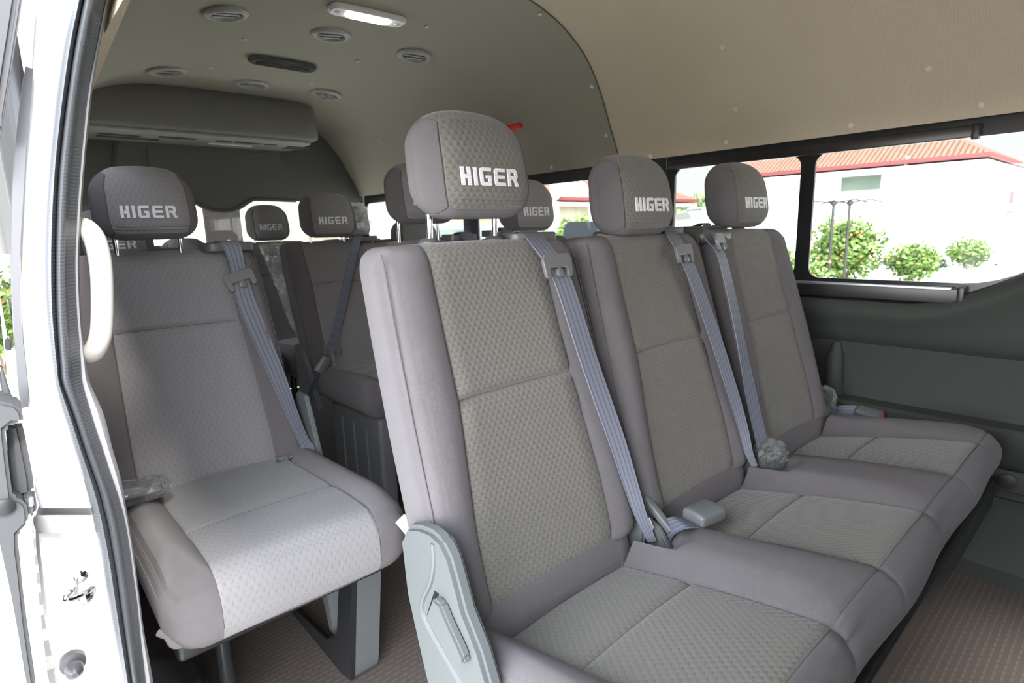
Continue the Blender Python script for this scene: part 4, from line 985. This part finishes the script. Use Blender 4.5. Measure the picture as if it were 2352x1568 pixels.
dpart('latch_cover', [(55, 1142), (83, 1138), (86, 1165), (84, 1180), (66, 1190), (62, 1160)], .805, .03, 'doortrim', .003)
dpart('latch_slot', [(66, 1143), (78, 1140), (80, 1162), (68, 1166)], .803, .004, 'darkgrey', .001)
c_ = at(12, 1163, y=.798); MB().lathe([(.009, 0), (.009, -.002), (.006, -.003)], c_ + Vector((.05, -.84, 0)), 'y').build('screw', 'black', dr)
dpart('door_skin', [(-90, 1100), (0, 1252), (25, 1362), (45, 1472), (66, 1600), (-90, 1600)], .806, .9, 'paint', .004)
dpart('window_frame', [(-60, -60), (48, -60), (34, 40), (18, 140), (0, 260), (-60, 400)], .86, .05, 'doortrim', .004)
dpart('frame_edge', [(50, -60), (60, -60), (45, 40), (28, 150), (10, 260), (0, 320), (0, 260), (18, 140), (35, 40)], .855, .04, 'sealblack', .002)
dpart('glass_edge', [(2, 840), (8, 850), (20, 890), (32, 925), (42, 935), (30, 935), (16, 925), (6, 890)], .90, .02, 'doortrim', .002)
dpart('window_latch', [(11, 778), (24, 776), (30, 785), (30, 800), (22, 808), (12, 806)], .90, .02, 'black', .002)
# spare drum-shaped cover under the first single seat
c_ = at(415, 1490, y=1.22)
sw = empty('round_cover', (.23, 1.22, 0)); 
bpy.data.objects.remove(sw)
wc = MB().lathe([(.02, .19), (.08, .19), (.095, .17), (.10, .05), (.102, 0)], (.108, 1.24, 0), n=32).build('round_cover', 'blackmetal'); tag(wc, 'round black cover on the floor beneath the first door-side seat', 'cover')
# ================================================================ outdoors
def gz(x, y):
    t = max(0, min(1, (x - 15) / 26)); return -.55 + 1.25 * t * t * (3 - 2 * t) - (max(0, y - 8) * .0)
def ground(name, x0, x1, y0, y1, n, m, dz=0):
    V = []; F = []
    for i in range(n + 1):
        for j in range(n + 1):
            x = x0 + (x1 - x0) * (i / n); y = y0 + (y1 - y0) * (j / n); V.append((x, y, gz(x, y) + dz))
    for i in range(n):
        for j in range(n): F.append((i * (n + 1) + j, (i + 1) * (n + 1) + j, (i + 1) * (n + 1) + j + 1, i * (n + 1) + j + 1))
    return mesh_obj(name, V, F, m)
gm_ = mat('pale concrete', (.50, .49, .45), .8); g = G(gm_); g.mix(g.noise(g.xyz('Object')[1], 1.2, 6), (.54, .52, .48, 1), (.66, .64, .60, 1))
gg = ground('ground', -60, 120, -80, 120, 90, gm_); tag(gg, 'pale concrete yard and road outside the van', kind='structure')
pv = mat('concrete pavers', (.45, .42, .38), .85); g = G(pv); o, v = g.xyz('Object'); br = g.n('ShaderNodeTexBrick'); g.l(v, br.inputs['Vector']); br.inputs['Scale'].default_value = 1; br.inputs['Brick Width'].default_value = .22; br.inputs['Row Height'].default_value = .11; br.inputs['Mortar Size'].default_value = .006
br.inputs['Color1'].default_value = (.47, .43, .39, 1); br.inputs['Color2'].default_value = (.40, .37, .34, 1); br.inputs['Mortar'].default_value = (.2, .19, .17, 1); g.l(br.outputs['Color'], g.b.inputs['Base Color'])
pg = MB().box(-6, 0.6, .5, 14, -.56, -.54).build('paving', pv); tag(pg, 'grey concrete pavers beside the van', kind='structure')
wallw = mat('white painted render', (.80, .80, .78), .8); cream = mat('cream render', (.36, .33, .245), .8)
tile = mat('red clay tiles', (.40, .16, .10), .8); g = G(tile); o, v = g.xyz('Object'); wv = g.n('ShaderNodeTexWave'); wv.inputs['Scale'].default_value = 2.2; wv.bands_direction = 'Y'; wv.inputs['Distortion'].default_value = 2
g.l(v, wv.inputs['Vector']); g.mix(g.math('ADD', g.math('MULTIPLY', wv.outputs['Fac'], .3), g.math('MULTIPLY', g.noise(v, 3, 4), .7)), (.21, .095, .06, 1), (.09, .045, .03, 1)); g.bump(wv.outputs['Fac'], .6, .05)
redp = mat('dark red paint', (.13, .022, .022), .5); dglass = mat('dark window glass', (.10, .13, .11), .08, spec=.8)
leafm = mat('leaf green', (.16, .27, .05), .6); g = G(leafm); g.mix(g.noise(g.xyz('Object')[1], 3, 4), (.06, .12, .02, 1), (.15, .22, .05, 1)); g.b.inputs['Subsurface Weight'].default_value = 0
leafd = mat('dark leaf green', (.045, .07, .03), .7); treem = mat('tree green', (.12, .19, .06), .8); g = G(treem); g.mix(g.noise(g.xyz('Object')[1], .8, 5), (.06, .10, .03, 1), (.15, .20, .08, 1))
def house(name, label, x0, x1, y0, y1, zb, ze, zr, over, wall, parts=(), cat='house'):
    h_ = empty(name, ((x0 + x1) / 2, (y0 + y1) / 2, zb)); tag(h_, label, cat); L = Vector(h_.location)
    MB().box(x0 - L.x, x1 - L.x, y0 - L.y, y1 - L.y, -.6, ze - L.z).build('wall', wall, h_)
    a, b, c, d = x0 - over, x1 + over, y0 - over, y1 + over; m_ = min(b - a, d - c) / 2
    if (b - a) < (d - c): r1, r2 = ((a + b) / 2, c + m_, zr), ((a + b) / 2, d - m_, zr)
    else: r1, r2 = (a + m_, (c + d) / 2, zr), (b - m_, (c + d) / 2, zr)
    V = [(a, c, ze), (b, c, ze), (b, d, ze), (a, d, ze), r1, r2]; V = [Vector(p) - L for p in V]
    F = [(0, 1, 4), (2, 3, 5), (1, 2, 5, 4), (3, 0, 4, 5)] if (b - a) < (d - c) else [(0, 1, 5, 4), (2, 3, 4, 5), (1, 2, 5), (3, 0, 4)]
    rf = MB().add(V, F + [(3, 2, 1, 0)]).build('roof', tile, h_, smooth=False)
    MB().box(a - L.x - .02, b - L.x + .02, c - L.y - .02, d - L.y + .02, ze - L.z - .10, ze - L.z + .02).build('eave_board', redp, h_)
    MB().box(a - L.x + .05, b - L.x - .05, c - L.y + .05, d - L.y - .05, ze - L.z - .30, ze - L.z - .16).build('soffit', wall, h_)
    return h_, L
hs, L = house('house', 'white rendered house with red tiled hip roof beyond the nearest far side window', 22, 31, 4.35, 11.0, -.3, 2.76, 5.2, .9, wallw)
def hwin(px0, px1, py0, py1, X, h_, L, m=dglass):
    a = at(px0, py0, x=X); b = at(px1, py1, x=X); y0, y1 = sorted((a.y, b.y)); z0, z1 = sorted((a.z, b.z))
    w_ = MB().box(X - .05 - L.x, X + .02 - L.x, y0 - L.y, y1 - L.y, z0 - L.z, z1 - L.z).build('window', m, h_)
    return w_
hwin(1935, 2022, 402, 434, 21.96, hs, L)
for px, top in ((2090, 375), (1882, 380)):
    a = at(px, 420, x=21.9); MB().tube([Vector((21.1, a.y - .1, 2.85)) - L, Vector((21.2, a.y, 2.7)) - L, Vector((21.9, a.y + .05, 2.45)) - L, Vector((21.9, a.y + .05, -.5)) - L], .05, 8).build('downpipe', mat('pinkish downpipe', (.62, .45, .42), .6), h_ if False else hs)
def blob(name, label, cat, c, r, n, leaf, m, seed, group=None, flowers=0, trunk=None):
    rnd = random.Random(seed); o_ = empty(name, (c[0], c[1], c[2])); tag(o_, label, cat, group); V = []; F = []
    for i in range(n):
        while True:
            p = Vector((rnd.uniform(-1, 1), rnd.uniform(-1, 1), rnd.uniform(-1, 1)))
            if .35 < p.length < 1: break
        p *= .85 + .3 * math.sin(p.x * 7 + seed) * math.cos(p.y * 6 + p.z * 5)
        p = Vector((p.x * r[0], p.y * r[1], p.z * r[2] + r[2])); d = Vector((rnd.gauss(0, 1), rnd.gauss(0, 1), rnd.gauss(0, .7))).normalized(); s = d.orthogonal().normalized() * leaf * .35; l_ = d * leaf
        k = len(V); V += [p - l_ * .5, p + s, p + l_ * .5, p - s]; F.append((k, k + 1, k + 2, k + 3))
    mesh_obj('foliage', V, F, m, o_, smooth=False)
    if flowers:
        V = []; F = []
        for i in range(flowers):
            p = Vector((rnd.uniform(-.9, .9), rnd.uniform(-.9, .9), rnd.uniform(-.3, .95))); p = Vector((p.x * r[0], p.y * r[1], p.z * r[2] + r[2])); e = .035
            k = len(V); V += [p + Vector((-e, 0, 0)), p + Vector((0, -e, 0)), p + Vector((e, 0, 0)), p + Vector((0, e, 0)), p + Vector((0, 0, e)), p - Vector((0, 0, e))]
            F += [(k, k + 1, k + 4), (k + 1, k + 2, k + 4), (k + 2, k + 3, k + 4), (k + 3, k, k + 4), (k + 1, k, k + 5), (k + 2, k + 1, k + 5), (k + 3, k + 2, k + 5), (k, k + 3, k + 5)]
        mesh_obj('blossoms', V, F, mat('orange blossom', (.75, .22, .08), .6), o_, smooth=False)
    if trunk: MB().tube([(0, 0, -trunk), (.05, .02, r[2] * .6)], [.12 * r[0] / 2, .06], 8).build('trunk', mat('bark', (.2, .15, .1), .9), o_)
    else:
        mb = MB()
        for k in range(5): mb.tube([(rnd.uniform(-.1, .1), rnd.uniform(-.1, .1), -.15), (rnd.uniform(-.5, .5) * r[0], rnd.uniform(-.5, .5) * r[1], r[2] * 1.1)], .014, 6)
        mb.build('stems', mat('bark', (.2, .15, .1), .9), o_)
    return o_
blob('flowering_bush', 'bright green flowering bush growing outside behind the nearest far side window', 'bush', (15, 4.95, -.45), (.8, .85, .80), 2600, .14, leafm, 3, None, 70)
blob('flowering_bush', 'lower spreading part of the planting right of the tall flowering bush', 'bush', (16.6, 3.95, -.50), (.5, .6, .5), 1200, .13, leafm, 4, None, 20)
blob('flowering_bush', 'smaller leafy bush in front of the flowering one, by the window divider', 'bush', (11.5, 4.42, -.55), (.4, .42, .48), 1000, .10, leafm, 5, None, 12)
blob('flowering_bush', 'green bush seen left of the window divider below the white house', 'bush', (16, 7.0, -.55), (.6, .8, .5), 900, .14, leafm, 6, None, 10)
blob('low_hedge', 'dark green low hedge along the foot of the white house', 'hedge', (19.8, 4.75, -.45), (.35, .95, .22), 1500, .13, leafd, 8)
blob('low_hedge', 'pale hedge climbing the slope beside the white house corner', 'hedge', (20.4, 3.55, -.35), (.5, .55, .40), 1200, .13, leafm, 9)
# thin black garden lamp posts by the bush
gl_ = at(1915, 468, x=13.2); gp = empty('garden_lamp', (13.2, gl_.y, -.55)); tag(gp, 'thin black double-armed garden lamp standing in front of the white house', 'garden lamp')
pm_ = MB().tube([(0, 0, 0), (0, 0, gl_.z + .55)], .03, 8).build('post', 'black', gp)
for s in (-1, 1): MB().tube([(0, 0, gl_.z + .57), (0, s * .4, gl_.z + .62), (0, s * .62, gl_.z + .55)], .014, 6).build('arm', 'black', gp)
MB().lathe([(.02, .08), (.07, .03), (.07, 0), (.02, -.05)], (0, 0, gl_.z + .55)).build('lamp_head', 'black', gp)
gp2 = copy_tree(gp); gl2 = at(1952, 472, x=13.8); gp2.location = (13.8, gl2.y, -.55); gp2['label'] = 'second black garden lamp just right of the first, farther off'
# white camper van on the rise
vc = at(2285, 475, x=40); vz = at(2285, 503, x=40).z
vn = empty('van', (40, vc.y, vz)); tag(vn, 'white tall van parked up the slope at the right side of the window', 'van')
V, F, Q, T = rbox((2.4, 2.6, 1.15), (.3, .35, .25), lines(2.4, .3, 3), lines(2.6, .35, 3), lines(1.15, .25, 3))
mesh_obj('body', [v + Vector((0, 0, 1.55)) for v in V], F, 'paint', vn)
for a, b in ((-2.35, -1.35), (-.6, 1.7)): MB().box(-2.42, -2.38, a, b, 1.55, 2.15, .02).build('window', mat('grey glass', (.28, .30, .33), .2), vn)
MB().box(-1.8, 1.2, -1.2, 1.6, 2.72, 2.95, .08).build('roof_rack', mat('roof luggage', (.3, .3, .29), .8), vn)
MB().box(-2.43, -2.39, -1.05, -.88, .75, 1.35, .01).build('tail_light', 'red', vn)
for y in (-1.4, 1.6): MB().lathe([(.36, 0), (.36, .2)], (-2.4, y, .3), 'x', 20).build('wheel', 'rubber', vn)
# greenery and hill behind
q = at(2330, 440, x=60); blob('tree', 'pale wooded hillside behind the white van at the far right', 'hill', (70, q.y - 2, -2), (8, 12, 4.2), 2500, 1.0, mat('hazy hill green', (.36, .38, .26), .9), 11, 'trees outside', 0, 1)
q = at(1600, 470, x=45); blob('tree', 'green tree line seen between the middle and third headrests', 'tree', (45, q.y + .5, -1), (3, 5.5, 2.2), 2500, .6, treem, 12, 'trees outside', 0, 1)
q = at(1650, 450, x=55); blob('tree', 'taller green trees behind the third headrest', 'tree', (58, q.y - 4, -1), (3, 7, 3.0), 2500, .7, treem, 13, 'trees outside', 0, 1)
h2, L2 = house('house', 'small far house with red gable roofs below the tree line', 36, 39, at(1600, 490, x=36).y - 1.5, at(1600, 490, x=36).y + 1.8, -.3, 1.0, 1.9, .3, cream)
# parked cars in the distance
def car(name, label, loc, rz, col, L_=4.2, h_=1.45, pick=False):
    c = empty(name, loc, rz); tag(c, label, 'car' if not pick else 'pickup truck'); m_ = mat('car paint', col, .35, spec=.4, coat=.15)
    pf = [(-.5, .28), (-.5, .62), (-.44, .70), (-.30, .74), (-.20, 1.0), (.18, 1.0), (.34, .72), (.49, .62), (.5, .30)] if not pick else [(-.5, .36), (-.5, .74), (-.12, .74), (-.10, 1.0), (.14, 1.0), (.24, .74), (.46, .70), (.5, .60), (.5, .34)]
    MB().prism([(a * L_, -.85, b * h_) for a, b in pf], (0, 1.7, 0)).build('body', m_, c, bevel=.05)
    gs = [(-.27, .76), (-.19, .95), (.165, .95), (.29, .74)] if not pick else [(-.085, .76), (-.075, .95), (.12, .95), (.20, .76)]
    MB().prism([(a * L_, -.87, b * h_) for a, b in gs], (0, 1.74, 0)).build('side_window', dglass, c)
    wr_ = .34 if not pick else .42
    for a in (-.32, .32):
        for s in (-.86, .86):
            w_ = MB().lathe([(wr_, -.11), (wr_, .11)], (a * L_, s, wr_), 'y', 24).build('wheel', 'rubber', c)
            MB().lathe([(wr_ * .6, -.12), (wr_ * .55, .12)], (a * L_, s, wr_), 'y', 20).build('hubcap', mat('wheel rim', (.3, .3, .32), .3, .6), w_)
            if pick:
                ar = [(a * L_ + .56 * math.cos(t), s + (.03 if s > 0 else -.03), wr_ + .56 * math.sin(t)) for t in [math.pi * k / 10 for k in range(11)]]
                MB().tube(ar, .07, 6).build('wheel_arch', 'darkgrey', c)
    return c
for i, (px, X, col) in enumerate([(1598, 26, (.75, .76, .78)), (1625, 30, (.6, .62, .65))]):
    q = at(px, 515, x=X); car('car', ['white car parked far off between the two far headrests', 'silver car parked just right of the far white one'][i], (X, q.y, gz(X, q.y) + .25), math.radians(60), col)
q = at(1385, 540, y=9.6); car('pickup_truck', 'black pickup truck parked outside between the nearest and middle headrests', (q.x + .15, 9.9, -.55), math.radians(-16), (.018, .022, .028), 5.0, 1.75, True)
car('car', 'silver grey car whose windscreen shows between the posts of the nearest headrest', (6.5, 8.3, -.55), math.radians(100), (.16, .18, .20), 4.2, 1.72)
# cream houses to the rear right
h3, L3 = house('house', 'cream house with clay tile roof and white gable behind the black pickup', 13.6, 24, 15.2, 22, -.55, 2.12, 4.2, .7, cream)
ga = at(1325, 435, y=14.4); gb_ = MB().prism([Vector((ga.x - .95, 14.5, 2.08)) - L3, Vector((ga.x, 14.5, 2.75)) - L3, Vector((ga.x + .95, 14.5, 2.08)) - L3], (0, .8, 0)).build('gable', cream, h3)
for s in (-1, 1): MB().prism([Vector((ga.x, 14.35, 2.86)) - L3, Vector((ga.x + s * 1.15, 14.35, 2.13)) - L3, Vector((ga.x + s * 1.15, 14.35, 2.0)) - L3, Vector((ga.x, 14.35, 2.72)) - L3], (0, 1.0, 0)).build('gable_board', wallw, gb_)
for s in (-1.2, 1.2): MB().box(ga.x + s - .18 - L3.x, ga.x + s + .18 - L3.x, -.75 + 15.2 - L3.y - .1, 15.2 - L3.y - .5, -.2, 1.95 - L3.z).build('porch_column', wallw, h3)
MB().box(ga.x - 3.0 - L3.x, ga.x - 2.4 - L3.x, 15.14 - L3.y, 15.22 - L3.y, .9, 2.0).build('window', dglass, h3)
h4, L4 = house('house', 'white upper storey house rising behind the clay tile roof', 17, 28, 27, 34, -.55, 6.0, 7.5, .5, wallw)
for x in (18.6, 21.5, 24): MB().box(x - L4.x, x + .9 - L4.x, 26.9 - L4.y, 27.0 - L4.y, 4.2, 5.4).build('window', dglass, h4)
for i, (px, py, Y, r) in enumerate([(1262, 500, 11.9, (.9, .6, .78)), (1312, 490, 12.6, (.8, .6, .98)), (1338, 470, 13.6, (.55, .5, 1.05))]):
    q = at(px, py, y=Y); blob('garden_shrub', ['green shrub at the left of the black pickup', 'taller palm-like shrub behind the black pickup', 'green shrub in front of the porch of the cream house'][i], 'shrub', (q.x, Y, -.55), r, 900, .22, leafm, 20 + i)
h5, L5 = house('house', 'cream building filling the rear right windows behind the second row', 5.8, 8.6, 11.8, 17, -.55, 3.4, 4.6, .4, cream)
h6, L6 = house('house', 'cream wall of the building directly behind the rear window', 1.3, 3.6, 9.6, 14, -.55, 3.4, 4.8, .3, cream)
dd = at(518, 520, y=9.55); dw = MB().box(dd.x - .28 - L6.x, dd.x + .22 - L6.x, 9.5 - L6.y, 9.62 - L6.y, -.0, 1.65 - L6.z).build('doorway', mat('dark brown door', (.012, .010, .009), .8, spec=.1), h6)
for k in range(5): MB().box(dd.x - .24 - L6.x, dd.x + .1 - L6.x, 9.46 - L6.y, 9.5 - L6.y, .35 + k * .28, .40 + k * .28).build('louvre_bar', mat('grey bar', (.3, .32, .33), .4), dw)
q = at(515, 552, y=8.8); blob('flowering_bush', 'pink bougainvillea seen through the rear window', 'bush', (q.x, 8.8, q.z - .45), (.22, .2, .22), 350, .06, mat('pink petals', (.22, .03, .10), .6), 31)
# garden seen left of the open door
blob('garden_shrub', 'pink and green garden shrub at the left edge beyond the open door', 'shrub', (at(5, 520, y=9).x - .3, 9, -.3), (.4, .5, .6), 900, .12, leafm, 33, None, 20)
fn = empty('iron_fence', (-.5, 7.5, -.55)); tag(fn, 'dark iron fence at the left edge below the door window', 'fence')
MB().box(-2.0, .45, -.02, .02, .72, .76).build('rail', 'black', fn); MB().box(-2.0, .45, -.02, .02, .15, .19).build('rail', 'black', fn)
for k in range(20): MB().tube([(-2 + .125 * k, 0, 0), (-2 + .125 * k, 0, .85)], .012, 6).build('bar', 'black', fn)
